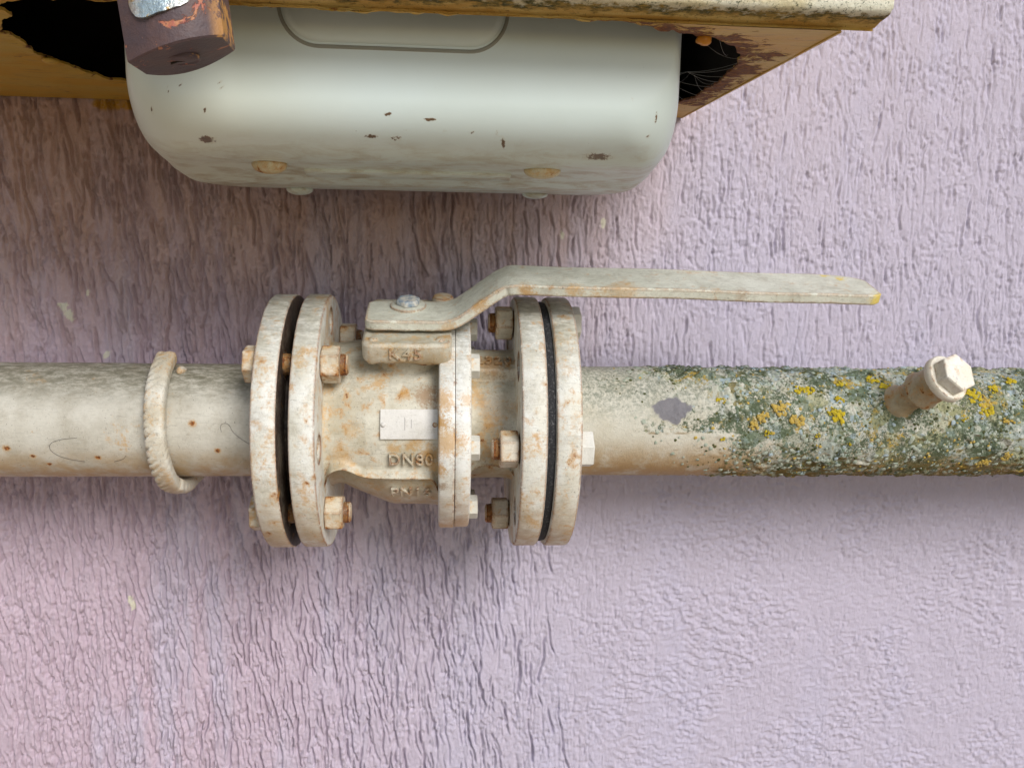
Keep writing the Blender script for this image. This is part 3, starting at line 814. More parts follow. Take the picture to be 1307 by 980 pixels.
# lever
HP, TH, RISE = 99.0, 8.2, 30.0
def lever_line():
    """(X, h of the top face, direction) samples along the lever with rounded bends"""
    pts = [(-41, HP), (21.6, HP), (60.6, HP+RISE), (337, HP+RISE-0.5)]
    out = []
    def arc(p0, p1, p2, cut, m):
        p0, p1, p2 = (Vector((*p, 0)) for p in (p0, p1, p2))
        a = p1 + (p0-p1).normalized()*cut; b = p1 + (p2-p1).normalized()*cut
        return [((a*(1-t)**2 + p1*2*t*(1-t) + b*t*t)) for t in [i/m for i in range(m+1)]]
    P = [Vector((*pts[0], 0))]
    for x in (-39.5, -37, -34, -30, -22, -12, -2, 8): P.append(Vector((x, HP, 0)))
    P += arc(pts[0], pts[1], pts[2], 9, 7) + [Vector((41, HP+RISE/2, 0))] + arc(pts[1], pts[2], pts[3], 10, 7)
    for x in np.linspace(80, 300, 30): P.append(Vector((x, HP+RISE - 0.5*(x-60)/277 + 0.35*math.sin(x/23), 0)))
    for x in (306, 312, 317, 322, 326, 330, 333, 335.3, 336.8): P.append(Vector((x, HP+RISE-0.5, 0)))
    return P
PL = lever_line()
bm = bmesh.new(); rings = []
for i, p in enumerate(PL):
    d = (PL[min(i+1, len(PL)-1)] - PL[max(i-1, 0)]).normalized(); nrm = Vector((-d.y, d.x, 0))
    x = p.x
    sc_ = 9.0 if x < 60 else 9.0 + 9.5*(x-60)/277
    hw = 20.2 if x < 60 else 22.0
    sb, sf = sc_-hw, sc_+hw
    if x < -34: c_ = 7*(1-math.sqrt(max(0, 1-((-34-x)/7.2)**2))); sb += c_; sf -= c_
    if x > 306:
        t = (x-306)/31.0; sb += 15*(1-math.sqrt(max(0.0, 1-t*t))) ; sf -= max(0, (x-331)*0.8)
    low = p - nrm*TH
    w = 0.25*math.sin(x*0.9)+0.2*math.sin(x*0.37)
    rings.append([sh(p.x, sb, p.y), sh(p.x, sc_, p.y+0.25), sh(p.x, sf+w*0.5, p.y), sh(low.x, sf-0.7+w, low.y), sh(low.x, sc_, low.y), sh(low.x, sb+0.7, low.y)])
loft(bm, rings)
lever = from_bm('lever_handle', bm, M_lever, bv, smooth=32, bevel=1.3, seg=3)
bm = bmesh.new(); lathe(bm, [(HP-.3, 13.6), (HP+1.4, 13.6), (HP+2.0, 12.8), (HP+2.0, 4)], sh(-10.4, 0.5, 0), EN, 40)
from_bm('washer', bm, M_lever, lever, smooth=40)
def mat_steel():
    t = NT('worn_steel_bolt')
    c = t.mix(t.step(t.noise(260, 5), 0.35, 0.6), (0.20, 0.26, 0.32), (0.55, 0.53, 0.47))
    return t.done(c, 0.45, t.bump(t.noise(500, 4), 0.4, 0.0006))
bm = bmesh.new(); hexa(bm, sh(-10.4, 0.5, HP+2), EN, 16, 4.6, 0.3, 2.4)
from_bm('lever_bolt', bm, mat_steel(), lever, smooth=28, bevel=0.8)
# rounded screw heads cast on the pad's top edge
for px in (-34, 14):
    bm = bmesh.new(); lathe(bm, [(87.6, 3.6), (88.8, 3.4), (89.6, 2.2), (89.8, .6)], sh(px, 37, 0), EN, 16)
    from_bm('pad_screw', bm, M_valve, pad, smooth=60)

# nameplate, rivets and cast letters
def on_cyl(bm, X0, deg0, rad, tilt=0.0):
    for v in bm.verts:
        x, y, z = v.co
        v.co = cyl(X0 + x, deg0 + math.degrees(y/rad), rad + z)
    return bm
def sheet_patch(w, hgt, th, nx=14, ny=14, wob=0.0):
    bm = bmesh.new()
    top = [[bm.verts.new((w*(i/nx-.5), hgt*(j/ny-.5), th + wob*random.uniform(-1, 1))) for j in range(ny+1)] for i in range(nx+1)]
    bot = [[bm.verts.new((w*(i/nx-.5), hgt*(j/ny-.5), -1.5)) for j in range(ny+1)] for i in range(nx+1)]
    for i in range(nx):
        for j in range(ny):
            bm.faces.new((top[i][j], top[i+1][j], top[i+1][j+1], top[i][j+1]))
    for i in range(nx):
        for j in (0, ny): bm.faces.new((top[i][j], bot[i][j], bot[i+1][j], top[i+1][j]))
    for j in range(ny):
        for i in (0, nx): bm.faces.new((top[i][j], top[i][j+1], bot[i][j+1], bot[i][j]))
    return bm
M_plate = paint_mat('plate_paint', (0.67, 0.655, 0.62), (0.60, 0.585, 0.54), rust=0.0, stain=0.12, grime=0.35)
npz = from_bm('nameplate', on_cyl(sheet_patch(41.5, 21.5, 1.2), -8.4, 9.3, 67.4), M_plate, bv, smooth=30)
for rx in (-27, 10.3):
    bm = bmesh.new(); lathe(bm, [(0, 1.9), (0.9, 1.7), (1.4, .8)], cyl(rx, 9.0, 68.5), cyl(0, 9.0, 1), 14)
    from_bm('rivet', bm, M_bolt if rx > 0 else M_plate, npz, smooth=60)
def mark(x, y, w, hgt):
    b2 = sheet_patch(w, hgt, 0.25, 1, 5); on_cyl(b2, x, y, 68.5); return b2
M_mark = NT('stamped_mark'); M_mark = M_mark.done((0.36, 0.34, 0.33), 0.8)
for mx, hh in ((-11.5, 9.5), (-6.8, 6.5)):
    from_bm('stamped_mark', mark(mx, 9.6, 0.45, hh), M_mark, npz, smooth=0)
from_bm('raised_letters', on_cyl(text_bm('DN80', 13.0, 2.0, 32), -7.0, -13.4, 68.5), M_valve, body, smooth=40)
from_bm('raised_letters', on_cyl(text_bm('PN16', 13.0, 2.2, 30), -7.6, -41.0, 68.1), M_valve, body, smooth=40)
from_bm('raised_letters', on_cyl(text_bm('2320', 13.5, 1.8, 28), 54.8, 63.5, 58.7), M_valve, neck, smooth=40)
bm = text_bm('K45', 12.5, 1.7, 23)
for v in bm.verts:
    x, y, z = v.co; v.co = sh(-11 + x, 45.7 + z, 80.2 + y)
from_bm('raised_letters', bm, M_valve, pad, smooth=40)

# ------------------------------------------------------------------ yellow gas cabinet
cb = root('gas_cabinet', 'yellow rusty gas cabinet on the wall with ragged hole in its floor', 'cabinet', (-70, 0, 259))
def mat_yellow(front=False):
    t = NT('yellow_cabinet_paint')
    c = t.mix(t.step(t.noise(28, 6, 0.6, 0.3, t.vec((0.5, 1, 1))), 0.35, 0.65), (0.56, 0.305, 0.022), (0.54, 0.36, 0.065))
    c = t.mix(t.math('MULTIPLY', t.step(t.noise(220, 5, 0.7, 0, t.vec((0.25, 1, 1))), 0.52, 0.68), 0.55), c, (0.26, 0.14, 0.03))
    rm = t.attr('rust', 'Fac')
    rn = t.noise(75, 9, 0.75, 0.6, t.vec((0.8, 1, 1)))
    rf = t.step(t.math('ADD', rm, t.math('MULTIPLY', t.math('SUBTRACT', rn, 0.5), 2.4)), 0.55, 0.68)
    c = t.mix(rf, c, t.mix(t.step(t.noise(300, 6, 0.7), 0.4, 0.6), (0.24, 0.095, 0.03), (0.12, 0.055, 0.035)))
    c = t.mix(t.step(t.noise(75, 9, 0.72, 0.5, t.vec((0.5, 1, 1))), 0.62, 0.67), c, t.mix(t.noise(200, 4), RUST, RUST_D))
    nb = t.bump(t.noise(260, 6, 0.65, 0, t.vec((0.4, 1, 1))), 0.5, 0.0009)
    nb = t.bump(rf, 0.5, 0.0006, nb)
    return t.done(c, t.mix(rf, (0.5,)*3, (0.9,)*3), nb)
M_yellow = mat_yellow()
def mat_lip():
    t = NT('weathered_lip_paint')
    z = t.sep(t.co)[2]; x = t.sep(t.co)[0]
    nz = t.noise(110, 6, 0.7)
    cream = t.mix(t.step(t.noise(60, 5, 0.6, 0, t.vec((0.4, 1, 1))), 0.38, 0.62), (0.72, 0.70, 0.56), (0.62, 0.55, 0.34))
    # the further left, the yellower the old paint
    cream = t.mix(t.step(t.math('ADD', x, t.math('MULTIPLY', nz, 0.2)), 0.24, 0.05), cream, (0.50, 0.32, 0.07))
    cream = t.mix(t.step(t.noise(520, 6, 0.85), 0.55, 0.60), cream, (0.07, 0.085, 0.045))
    c = t.mix(t.step(t.math('ADD', z, t.math('MULTIPLY', t.math('SUBTRACT', nz, 0.5), 0.006)), 0.0054, 0.0044),
              cream, t.mix(t.step(t.noise(330, 6, 0.75, 0, t.vec((0.5, 1, 1))), 0.40, 0.62), (0.055, 0.055, 0.010), (0.34, 0.22, 0.04)))
    und = t.mix(t.step(t.noise(60, 6, 0.7, 0.2, t.vec((0.3, 1, 1))), 0.35, 0.62), (0.58, 0.43, 0.14), (0.50, 0.29, 0.06))
    und = t.mix(t.step(t.noise(500, 6, 0.75), 0.57, 0.66), und, (0.14, 0.10, 0.03))
    c = t.mix(t.step(t.math('ADD', z, t.math('MULTIPLY', t.math('SUBTRACT', nz, 0.5), 0.004)), 0.0042, 0.0035), c, und)
    return t.done(c, 0.85, t.bump(t.noise(480, 7, 0.75), 0.8, 0.0014))
M_lip = mat_lip()
# front lip: a bent sheet edge, dense so that its corrosion can be uneven
def lip():
    xs = np.arange(-420, 250.2, 0.9)
    prof = [(-202, 259.8), (-202, 261.2), (-204, 262.2), (-210, 262.9), (-215, 263.4), (-218.5, 263.9), (-220.6, 264.8), (-221.6, 266.2), (-222, 268.0)] + [(-222, z) for z in np.arange(270, 310, 2.0)] + [(-222, 900), (-202, 900)]
    X = np.repeat(xs[:, None], len(prof), 1)
    Y = np.repeat(np.array([p[0] for p in prof])[None], len(xs), 0); Z = np.repeat(np.array([p[1] for p in prof])[None], len(xs), 0)
    k = np.arange(len(prof))[None]
    amp = np.where((k > 1) & (k < 24), 1.0, 0.0)
    nn = fbm(X/5, k*0.9, 2, 3)-0.5; n2 = fbm(X/28, 0*X+3, 4, 3)-0.5
    Y = Y - amp*1.1*nn; Z = Z + amp*(0.8*nn + 0.5*n2)*np.where(Z < 300, 1, 0)
    P = np.stack([X, Y, Z], -1)
    return from_grid('front_lip', P, M_lip, cb, smooth=55)
LIP = lip()
bm = bmesh.new(); loft(bm, [[(249.6, -202, 261.4), (249.6, -221.6, 266.5), (249.6, -221.8, 900), (249.6, -202, 900)], [(250.6, -202, 261.6), (250.6, -221.0, 266.7), (250.6, -221.4, 900), (250.6, -202, 900)]])
from_bm('lip_end', bm, M_lip, cb)
# floor panel with its corroded cut-out
XL, XR, YF, YB, ZF = -420.0, 232.5, -203.0, 113.0, 259.2
hole = [(-214, -186), (-222, -178), (-219, -165), (-232, -150), (-246, -126), (-245, -114), (-244, -101), (-253, -62), (-251, -36), (-248, -10), (-243, 12), (-229, 34), (-190, 48), (-100, 52), (0, 54), (100, 52), (180, 46), (209, 35), (214, 6), (213, -49), (208, -98), (200, -133), (188, -156), (174, -168), (163, -172), (153, -179), (143, -184), (120, -199), (60, -201), (-60, -201), (-170, -201), (-205, -194)]
def ragged(poly, step=2.2, amp=1.3):
    out = []
    n = len(poly)
    for i in range(n):
        a, b = Vector((*poly[i], 0)), Vector((*poly[(i+1) % n], 0)); m = max(1, int((b-a).length/step))
        for k in range(m):
            p = a.lerp(b, k/m); out.append(p)
    # smooth, then roughen
    for _ in range(4): out = [(out[i-1]+out[i]*2+out[(i+1) % len(out)])/4 for i in range(len(out))]
    res = []
    for i, p in enumerate(out):
        d = (out[(i+1) % len(out)] - out[i-1]).normalized(); nn = Vector((-d.y, d.x, 0))
        res.append(p + nn*(amp*(2*vn(i*0.21)-1) + 0.5*amp*(2*vn(i*0.83+40)-1)))
    return res
def vn(x): return float(vnoise(np.array(x), np.array(0.5), 3))
HL = ragged(hole)
def floor_panel():
    """annulus of quads between the hole outline and the panel outline"""
    H = np.array([[p.x, p.y] for p in HL]); n = len(H)
    cx, cy = -10.0, -70.0
    O = []
    for p in H:
        d = np.array([p[0]-cx, p[1]-cy]); ts = []
        for v, lo, hi, i in ((d[0], XL-cx, XR-cx, 0), (d[1], YF-cy, YB-cy, 1)):
            if abs(v) > 1e-6: ts.append((hi if v > 0 else lo)/v)
        O.append(np.array([cx, cy]) + d*min(ts))
    O = np.array(O)
    for corner in ((XL, YF), (XR, YF), (XR, YB), (XL, YB)):
        O[np.argmin(np.hypot(O[:, 0]-corner[0], O[:, 1]-corner[1]))] = corner
    m = 46
    T = (np.linspace(0, 1, m)**1.5)[:, None, None]
    P2 = H[None]*(1-T) + O[None]*T
    dist = np.hypot(P2[..., 0]-H[None, :, 0], P2[..., 1]-H[None, :, 1])
    z = ZF + 2.2*np.exp(-dist/9)*(fbm(P2[..., 0]/9, P2[..., 1]/9, 3, 3)-0.35)*2 + 0.9*(fbm(P2[..., 0]/45, P2[..., 1]/45, 5, 3)-0.5)*sst(0, 20, dist)
    right = sst(60, 150, P2[..., 0])
    rust = np.exp(-(dist/(5+30*right))**1.5)*(0.45+0.36*right)
    P = np.concatenate([P2, z[..., None]], -1)
    up = P.copy(); up[..., 2] += 1.6 
    # top sheet, hole lip and underside in one strip
    Q = np.concatenate([up[::-1], P], 0); RU = np.concatenate([rust[::-1], rust], 0)
    return from_grid('floor_panel', Q, M_yellow, cb, wrap=True, attrs={'rust': RU}, smooth=50)
FL = floor_panel()
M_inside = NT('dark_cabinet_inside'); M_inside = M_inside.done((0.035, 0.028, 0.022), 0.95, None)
for nm, b in (('side_panel', (XR-1.6, XR, YF+2.5, YB, ZF-0.6, 900)), ('side_panel', (XL, XL+1.6, YF, YB, ZF-0.6, 900)), ('back_panel', (XL+1.7, XR-1.7, YB-1.6, YB, ZF+2.5, 900)), ('top_panel', (XL, XR, YF, YB, 900.5, 902)), ('door_panel', (XL+1.7, XR-1.7, YF+0.5, YF+2, ZF+4.5, 900))):
    bm = bmesh.new(); box(bm, *b); o = from_bm(nm, bm, M_yellow, cb, smooth=0)
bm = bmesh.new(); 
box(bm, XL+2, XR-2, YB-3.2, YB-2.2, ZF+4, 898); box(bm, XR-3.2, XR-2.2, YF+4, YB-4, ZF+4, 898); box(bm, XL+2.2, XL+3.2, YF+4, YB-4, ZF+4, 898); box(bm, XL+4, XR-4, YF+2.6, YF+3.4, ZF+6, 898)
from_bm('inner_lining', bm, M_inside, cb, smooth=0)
# a flake of orange rust hanging from the cut edge
bm = bmesh.new(); bmesh.ops.create_icosphere(bm, subdivisions=3, radius=1)
for v in bm.verts:
    q = v.co.copy(); k = 1 + 0.5*(vn(q.x*2+9)+vn(q.y*2+3)-1); v.co = Vector((163.5 + q.x*4.6*k, -175.5 + q.y*3.5*k, 259.0 + q.z*3.4*k - 1.2*abs(q.x)))
M_fl = paint_mat('orange_rust_flake', (0.66, 0.30, 0.015), (0.52, 0.20, 0.015), rust=0.25, stain=0.3, grime=0.4)
from_bm('rust_flake', bm, M_fl, cb, smooth=60)
bm = bmesh.new(); bmesh.ops.create_icosphere(bm, subdivisions=2, radius=1)
for v in bm.verts: v.co = Vector((-249 + v.co.x*6, -52 + v.co.y*8, 257.8 + v.co.z*2.2))
from_bm('rust_flake', bm, M_yellow, cb, smooth=60)
# cobweb in the right end of the hole
t = NT('cobweb'); M_web = t.done((0.45, 0.45, 0.44), 0.9)
bm = bmesh.new()
def web(a, b, sag=2.0, rad=0.16):
    rad *= 0.42
    a, b = Vector(a), Vector(b)
    tube(bm, [a.lerp(b, k/8) + Vector((0, 0, -sag*4*(k/8)*(1-k/8))) for k in range(9)], rad, 4)
J1, J2 = (184, -70, 262), (172, -40, 266)
for e in ((207, -98, 260), (213, -49, 260), (212, -70, 260), (205, -112, 260), (166, -20, 270)): web(J1, e, 1.5, 0.17)
for e in ((214, 6, 260), (213, -30, 260), (209, 30, 261), (165, 0, 272), J1): web(J2, e, 2, 0.17)
for e in ((213, -40, 261), (214, -10, 261)): web((192, -60, 262), e, 3, 0.13)
web((176, -165, 261), (196, -120, 263), 3, .13); web((166, -150, 268), (203, -120, 261), 4, .13); web((180, -50, 265), (170, 5, 268), 5, .14); web((188, -66, 263), (178, -25, 266), 6, .14)
from_bm('cobweb', bm, M_web, cb, stuff=True)

# ------------------------------------------------------------------ gas meter
gm = root('gas_meter', 'pale grey green pressed steel gas meter hanging through the floor of the yellow cabinet', 'meter', (-6, -60, 184))
def mat_meter():
    t = NT('meter_paint')
    c = t.mix(t.step(t.noise(9, 4), 0.35, 0.65), (0.61, 0.705, 0.690), (0.58, 0.665, 0.635))
    x = t.sep(t.co)[0]
    c = t.mix(t.step(t.math('ADD', x, t.math('MULTIPLY', t.noise(10, 4), 0.1)), 0.04, -0.12, 0, 0.6), c, (0.62, 0.60, 0.44))
    zz = t.sep(t.co)[2]
    low = t.math('MULTIPLY', t.step(t.math('ADD', zz, t.math('MULTIPLY', t.noise(60, 6, 0.7), 0.016)), 0.030, 0.004), t.step(t.noise(70, 7, 0.7, 0.4, t.vec((0.5, 1, 1))), 0.42, 0.66))
    c = t.mix(t.math('MULTIPLY', low, 0.75), c, (0.33, 0.25, 0.12))
    a = t.attr('scuff', 'Fac')
    sm = t.step(t.math('ADD', a, t.math('MULTIPLY', t.math('SUBTRACT', t.noise(450, 6, 0.75), 0.5), 1.3)), 0.60, 0.70)
    c = t.mix(t.step(t.math('ADD', a, t.math('MULTIPLY', t.math('SUBTRACT', t.noise(120, 5, 0.7), 0.5), 0.8)), 0.35, 0.9, 0, 0.4), c, (0.42, 0.33, 0.18))
    c = t.mix(sm, c, t.mix(t.noise(300, 3), (0.05, 0.045, 0.035), (0.20, 0.11, 0.05)))
    c = t.mix(t.math('MULTIPLY', t.step(t.noise(330, 4, 0.7), 0.725, 0.745), 0.8), c, (0.08, 0.075, 0.06))
    return t.done(c, 0.34, t.bump(t.noise(60, 4), 0.12, 0.001), spec=0.5)
M_meter = mat_meter()
MX0, MX1, MZ1 = -167.5, 159.5, 560.0
def rr_ring(x0, x1, z0, z1, rad, y, m=36, ns=90):
    """rounded rectangle ring in the x-z plane at depth y; ns points per straight side"""
    rad = max(rad, 0.5); out = []
    corners = ((x1-rad, z0+rad, -90), (x1-rad, z1-rad, 0), (x0+rad, z1-rad, 90), (x0+rad, z0+rad, 180))
    for ci, (cx, cz, a0) in enumerate(corners):
        for k in range(m+1):
            a = math.radians(a0+90*k/m); out.append((cx+rad*math.cos(a), y, cz+rad*math.sin(a)))
        nx = corners[(ci+1) % 4]; a1 = math.radians(nx[2])
        p0 = out[-1]; p1 = (nx[0]+rad*math.cos(a1), y, nx[1]+rad*math.sin(a1))
        for k in range(1, ns): out.append(tuple(p0[i]+(p1[i]-p0[i])*k/ns for i in range(3)))
    return out
def meter_half(stations, cap_scales, R0=lambda y: 18+12*float(sst(-105, -168, np.array(y)))):
    rings = [rr_ring(MX0+i, MX1-i, zb, MZ1-i, max(R0(y), 6), y) for y, i, zb in stations]
    A = np.array(rings)
    c = np.array([(MX0+MX1)/2, 0, (stations[-1][2]+MZ1)/2])
    last = A[-1]
    caps = []
    for s in cap_scales:
        q = last.copy(); q[:, 0] = c[0]+(q[:, 0]-c[0])*s; q[:, 2] = c[2]+(q[:, 2]-c[2])*s; caps.append(q)
    return np.concatenate([A, np.array(caps)], 0)
st = []
for k in range(15):   # straight skirt from the seam forward
    t_ = k/14; st.append((-82-36*t_, -1.2*(1-t_), 183.2 + 5.6*t_**0.8))
RF = 52.0; 
for k in range(1, 25):  # big rounding to the front face
    a = math.pi/2*k/24
    st.append((-118 - RF*math.sin(a), 12*(1-math.cos(a)), 188.8 + 33*(1-math.cos(a))))
P = meter_half(st, np.linspace(0.985, 0.0, 60))
P = np.round(P, 4)
def scuffs(P):
    m = np.zeros(P.shape[:2])
    X, Z, Y = P[..., 0], P[..., 2], P[..., 1]
    def blob(x, z, rx, rz, w=1.0):
        np.maximum(m, w*np.exp(-((X-x)/rx)**2 - ((Z-z)/rz)**2), out=m)
    blob(-121, 198, 6.5, 2.6); blob(-118, 213, 1, 3); blob(-108, 226, 1.2, 4); blob(-137, 222, 1, 3, .9); blob(-148, 212, 1.2, 4, .8)
    blob(-16, 213, 3, 2); blob(8, 211, 5, 1.5); blob(-6, 206, 6, 1, .9); blob(17, 206, 2, 1.6); blob(32, 205, 2.4, 1.4); blob(51, 200, 1.5, 5); blob(46, 204, 1.6, 4)
    blob(-26, 202, 6, 1.6, .95); blob(-12, 201, 5, 1.6, .9); blob(60, 243, 4, 1, .9); blob(90, 248, 3, .8, .8); blob(125, 226, 1, 4, .7); blob(140, 216, 1.2, 5, .9); blob(137, 206, 3, 1.4, .8)
    blob(110, 195, 14, 2.6, .85); blob(-130, 226, 1.2, 3.5, .9)
    return m
front = from_grid('front_shell', P, M_meter, gm, wrap=True, attrs={'scuff': scuffs(P)}, smooth=60)
st = [(-104, 3.0, 190.5), (-84, 0.2, 184.2), (-74, -1.4, 181.4), (-60, -1.6, 179.9)] + [(-60+100*k/20, -1.6+3*(k/20)**2, 179.9+3.4*(k/20)**2) for k in range(1, 21)]
for k in range(1, 15):
    a = math.pi/2*k/14; st.append((40 + 40*math.sin(a), 1.4+34*(1-math.cos(a)), 183.3 + 36*(1-math.cos(a))))
P = meter_half(st, np.linspace(0.98, 0.0, 12), lambda y: 20+16*float(sst(-60, 40, np.array(y))))
from_grid('rear_shell', P, M_meter, gm, wrap=True, attrs={'scuff': 0*P[..., 0]}, smooth=60, flip=True)
# folded seam between the shells
P = np.array([rr_ring(MX0+o, MX1-o, 187.6+dz, MZ1, 64, y, 24, 40) for y, o, dz in ((-80, 1, 2), (-81, -0.5, -1.4), (-83, -1.2, -2.4), (-91, -1.2, -2.4), (-93, -0.5, -1.4), (-94, 1, 2))])
# only the flat stretch of the bottom carries the crimped edge
bm = bmesh.new()
loft(bm, [[(x, y, z) for y, z in ((-86, 186), (-88, 183.6), (-90, 182.9), (-103, 185.1), (-105, 185.8), (-105, 190))] for x in (-74, -72, 58, 60)])
from_bm('seam_fold', bm, M_meter, gm, bevel=0.5)
# raised index panel on the front
def rpanel():
    x0, x1, z0, z1 = -74, 50, 249.8, 420
    rings = [rr_ring(x0-i, x1+i, z0-i, z1+i, 20+i, y, 12, 30) for i, y in ((0.0, -165), (0.0, -168.3), (-1.0, -170.6), (-2.6, -172.0), (-4.5, -172.6))]
    bm = bmesh.new(); loft(bm, rings, (False, True)); return bm
from_bm('index_panel', rpanel(), M_meter, gm, smooth=60)
M_groove = NT('panel_seal'); M_groove = M_groove.done((0.27, 0.275, 0.23), 0.8)
bm = bmesh.new()
pr = rr_ring(-75.5, 51.5, 248.3, 421, 21.5, -169.2, 12, 30)
tube(bm, [p for p in pr] + [pr[0]], 1.4, 8)
from_bm('panel_seal', bm, M_groove, gm, smooth=60)
# welded studs under the shells
M_stud = paint_mat('stud_paint', (0.60, 0.56, 0.40), (0.48, 0.38, 0.18), rust=0.75, stain=0.8, grime=0.8)
for i, (x, y, z, rx, ry, rz, mt) in enumerate(((-93, -118, 187.6, 11, 9, 5.6, M_stud), (79, -118, 188.2, 12, 9, 5.0, M_stud), (-93, -8, 179.6, 10, 9, 4.2, M_meter), (86, -8, 180.0, 10, 9, 3.4, M_meter))):
    bm = bmesh.new(); bmesh.ops.create_uvsphere(bm, u_segments=28, v_segments=14, radius=1)
    for v in bm.verts: v.co = Vector((x+v.co.x*rx, y+v.co.y*ry, z+v.co.z*rz))
    from_bm('shell_stud', bm, mt, gm, smooth=80)
for x in (-110, 98):
    bm = bmesh.new(); lathe(bm, [(550, 24), (575, 24), (575, 19), (895, 19)], (x, -40, 0), (0, 0, 1), 32)
    from_bm('connection_pipe', bm, M_pipe, gm, smooth=40)

# ------------------------------------------------------------------ padlock
pk = root('padlock', 'rusty brown padlock hanging from the front of the yellow cabinet', 'padlock', (-104, -254, 216))
def mat_padlock():
    t = NT('rusted_padlock')
    c = t.mix(t.step(t.noise(70, 6, 0.6), 0.35, 0.65), (0.105, 0.06, 0.055), (0.075, 0.05, 0.055))
    pt = t.step(t.noise(75, 8, 0.66, 0.7, t.vec((0.7, 1, 1), (1.3, 0, 0))), 0.585, 0.62)
    c = t.mix(pt, c, t.mix(t.step(t.noise(300, 5), 0.4, 0.6), (0.44, 0.19, 0.09), (0.36, 0.11, 0.07)))
    g = t.t.nodes.new('ShaderNodeNewGeometry'); nx = t.sep(g.outputs['Normal'])[0]
    c = t.mix(t.math('MULTIPLY', t.step(nx, 0.6, 0.8), t.step(t.noise(90, 6, 0.7), 0.46, 0.54)), c, (0.48, 0.24, 0.07))
    c = t.mix(t.step(t.noise(700, 5, 0.7), 0.62, 0.7), c, (0.06, 0.04, 0.045))
    nb = t.bump(t.math('ADD', t.noise(160, 7, 0.65), t.math('MULTIPLY', pt, -0.25)), 0.7, 0.0012)
    nb = t.bump(t.noise(900, 3), 0.3, 0.0004, nb)
    return t.done(c, 0.55, nb, spec=0.5)
M_lock = mat_padlock()
fl_, fr_, brr, bll = Vector((-123.5, -268, 216.6)), Vector((-81.4, -268, 229.7)), Vector((-83.0, -240, 229.7)), Vector((-125.6, -240, 217.2))
fm, bmid = Vector((-99.8, -278, 223.9)), Vector((-107.3, -229, 221.2))
def bez(a, m, b, n):
    q = m*2 - (a+b)/2
    return [a*(1-t)**2 + q*2*t*(1-t) + b*t*t for t in [i/n for i in range(n+1)]]
outline = bez(fl_, fm, fr_, 14) + bez(brr, bmid, bll, 14)
upv = (Vector((-128.8, -268, 262)) - fl_)
cen = sum(outline, Vector())/len(outline)
def ring_at(h, inset):
    out = []
    for p in outline:
        d = (cen - p); d.normalize(); out.append(p + upv.normalized()*h + d*inset)
    return out
bm = bmesh.new(); loft(bm, [ring_at(0.0, 1.0), ring_at(0.8, 0.1), ring_at(2.5, 0), ring_at(10, 0), ring_at(20, 0), ring_at(30, 0), ring_at(42, 0), ring_at(50, 0), ring_at(52, 0.8)])
body_l = from_bm('lock_body', bm, M_lock, pk, smooth=38)
uax = -upv.normalized()
kc = Vector((-104.8, -253.0, 222.4))
bm = bmesh.new(); lathe(bm, [(-1, 8.6), (0.5, 8.6), (0.9, 8.1), (0.35, 7.4), (0.35, 6.4), (0.7, 5.8), (0.8, 1)], kc, uax, 40)
cyl_o = from_bm('key_cylinder', bm, M_lock, body_l, smooth=40)
bm = bmesh.new(); a_, e1_, e2_ = frame(uax)
pr_ = [kc + uax*0.95 + Vector((dx, dy, dx*0.3)) for dx, dy in ((-5, 0.6), (-2, -0.4), (0.5, 1.2), (5, 0.8), (4.8, 1.8), (1, 2.2), (-2, 0.8), (-4.8, 1.5))]
loft(bm, [pr_, [p - uax*1.5 for p in pr_]])
from_bm('keyway', bm, M_inside, cyl_o, smooth=0)
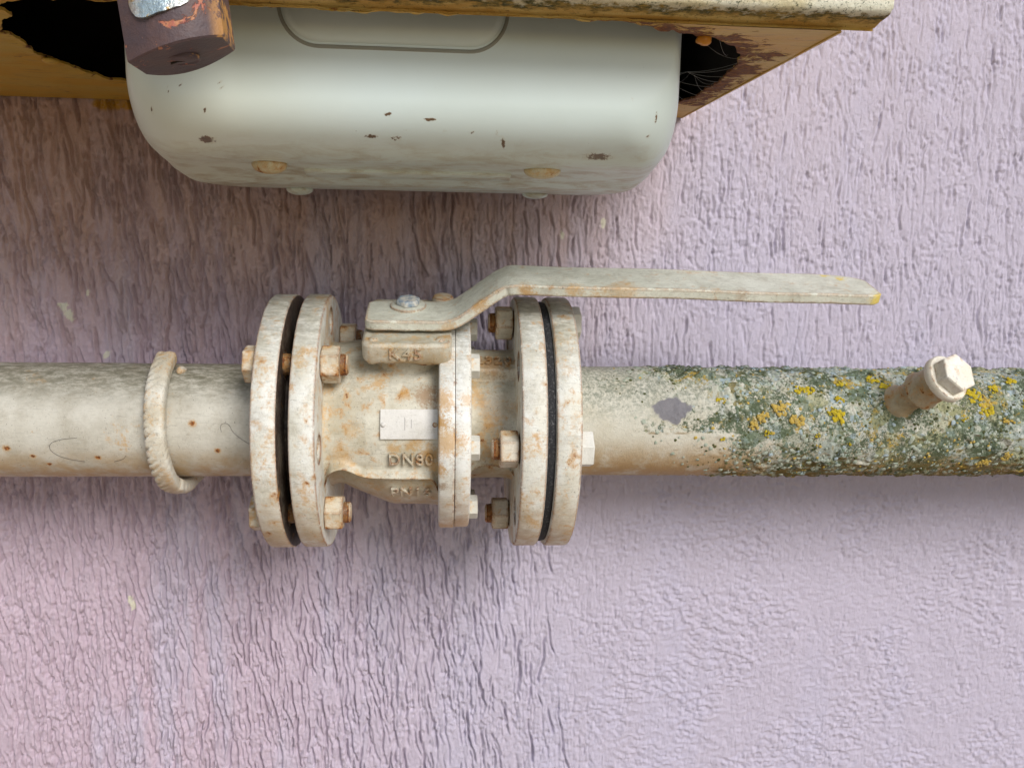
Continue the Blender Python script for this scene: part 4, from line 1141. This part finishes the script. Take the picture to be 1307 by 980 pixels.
# torn metal foil label on the front
t = NT('foil_label')
cf = t.mix(t.step(t.noise(95, 5, 0.6, 0.8), 0.4, 0.6), (0.42, 0.52, 0.56), (0.66, 0.68, 0.66))
cf = t.mix(t.step(t.noise(70, 4, 0.6, 0.5, t.vec((1, 1, 1), (2, 3, 1))), 0.62, 0.68), cf, (0.60, 0.40, 0.14))
M_foil = t.done(cf, 0.38, t.bump(t.noise(130, 5, 0.6), 0.9, 0.003), metal=0.55)
bm = bmesh.new()
lab = [(-119.6, 246), (-120.2, 240), (-118.6, 236.5), (-116.5, 235.0), (-113.6, 234.0), (-110.5, 234.2), (-107, 236.0), (-103, 237.2), (-98.5, 238.4), (-94.5, 240.8), (-92.2, 243.2), (-90.5, 246), (-91, 256), (-120.5, 255)]
lab = [p for p in ragged(lab, 0.8, 0.35)]
def front_y(x, z):
    tt_ = min(max((x - (-124.5))/42.5, 0), 1)
    return -268 - 10.0*(1-(2*tt_-1)**2)
c0 = Vector((-106, 0, 245))
rings = []
for s in (1.0, 0.995, 0.7, 0.4, 0.05):
    rings.append([Vector((c0.x+(p.x-c0.x)*s, 0, c0.z+(p.y-c0.z)*s)) for p in lab])
for ri, rg_ in enumerate(rings):
    for p in rg_:
        p.y = front_y(p.x, p.z) - 0.35 - (0.0 if ri == 0 else 0.9 + 0.7*(vn(p.x*0.5+p.z*0.31)-0.4))
    if ri == 0:
        for p in rg_: p.y += 1.0
loft(bm, rings, (False, True))
from_bm('foil_label', bm, M_foil, body_l, smooth=60)
# shackle and hasp above the frame
bm = bmesh.new(); top = cen + upv.normalized()*52
side = Vector((1, 0, 0.3)).normalized(); upn_ = upv.normalized()
tube(bm, [top + side*12*math.cos(a) + upn_*(-4 if a in (0, math.pi) else 18 + 12*math.sin(a)) for a in [0] + [math.pi*k/12 for k in range(0, 13)][1:-1] + [math.pi]], 3.6, 14)
from_bm('shackle', bm, M_lock, pk, smooth=60)
bm = bmesh.new(); tube(bm, [(-116, -222, 306), (-112, -236, 306), (-106, -252, 304), (-100, -252, 304), (-94, -236, 306), (-90, -222, 306)], 3.2, 10)
from_bm('hasp_staple', bm, M_lock, cb, smooth=60)
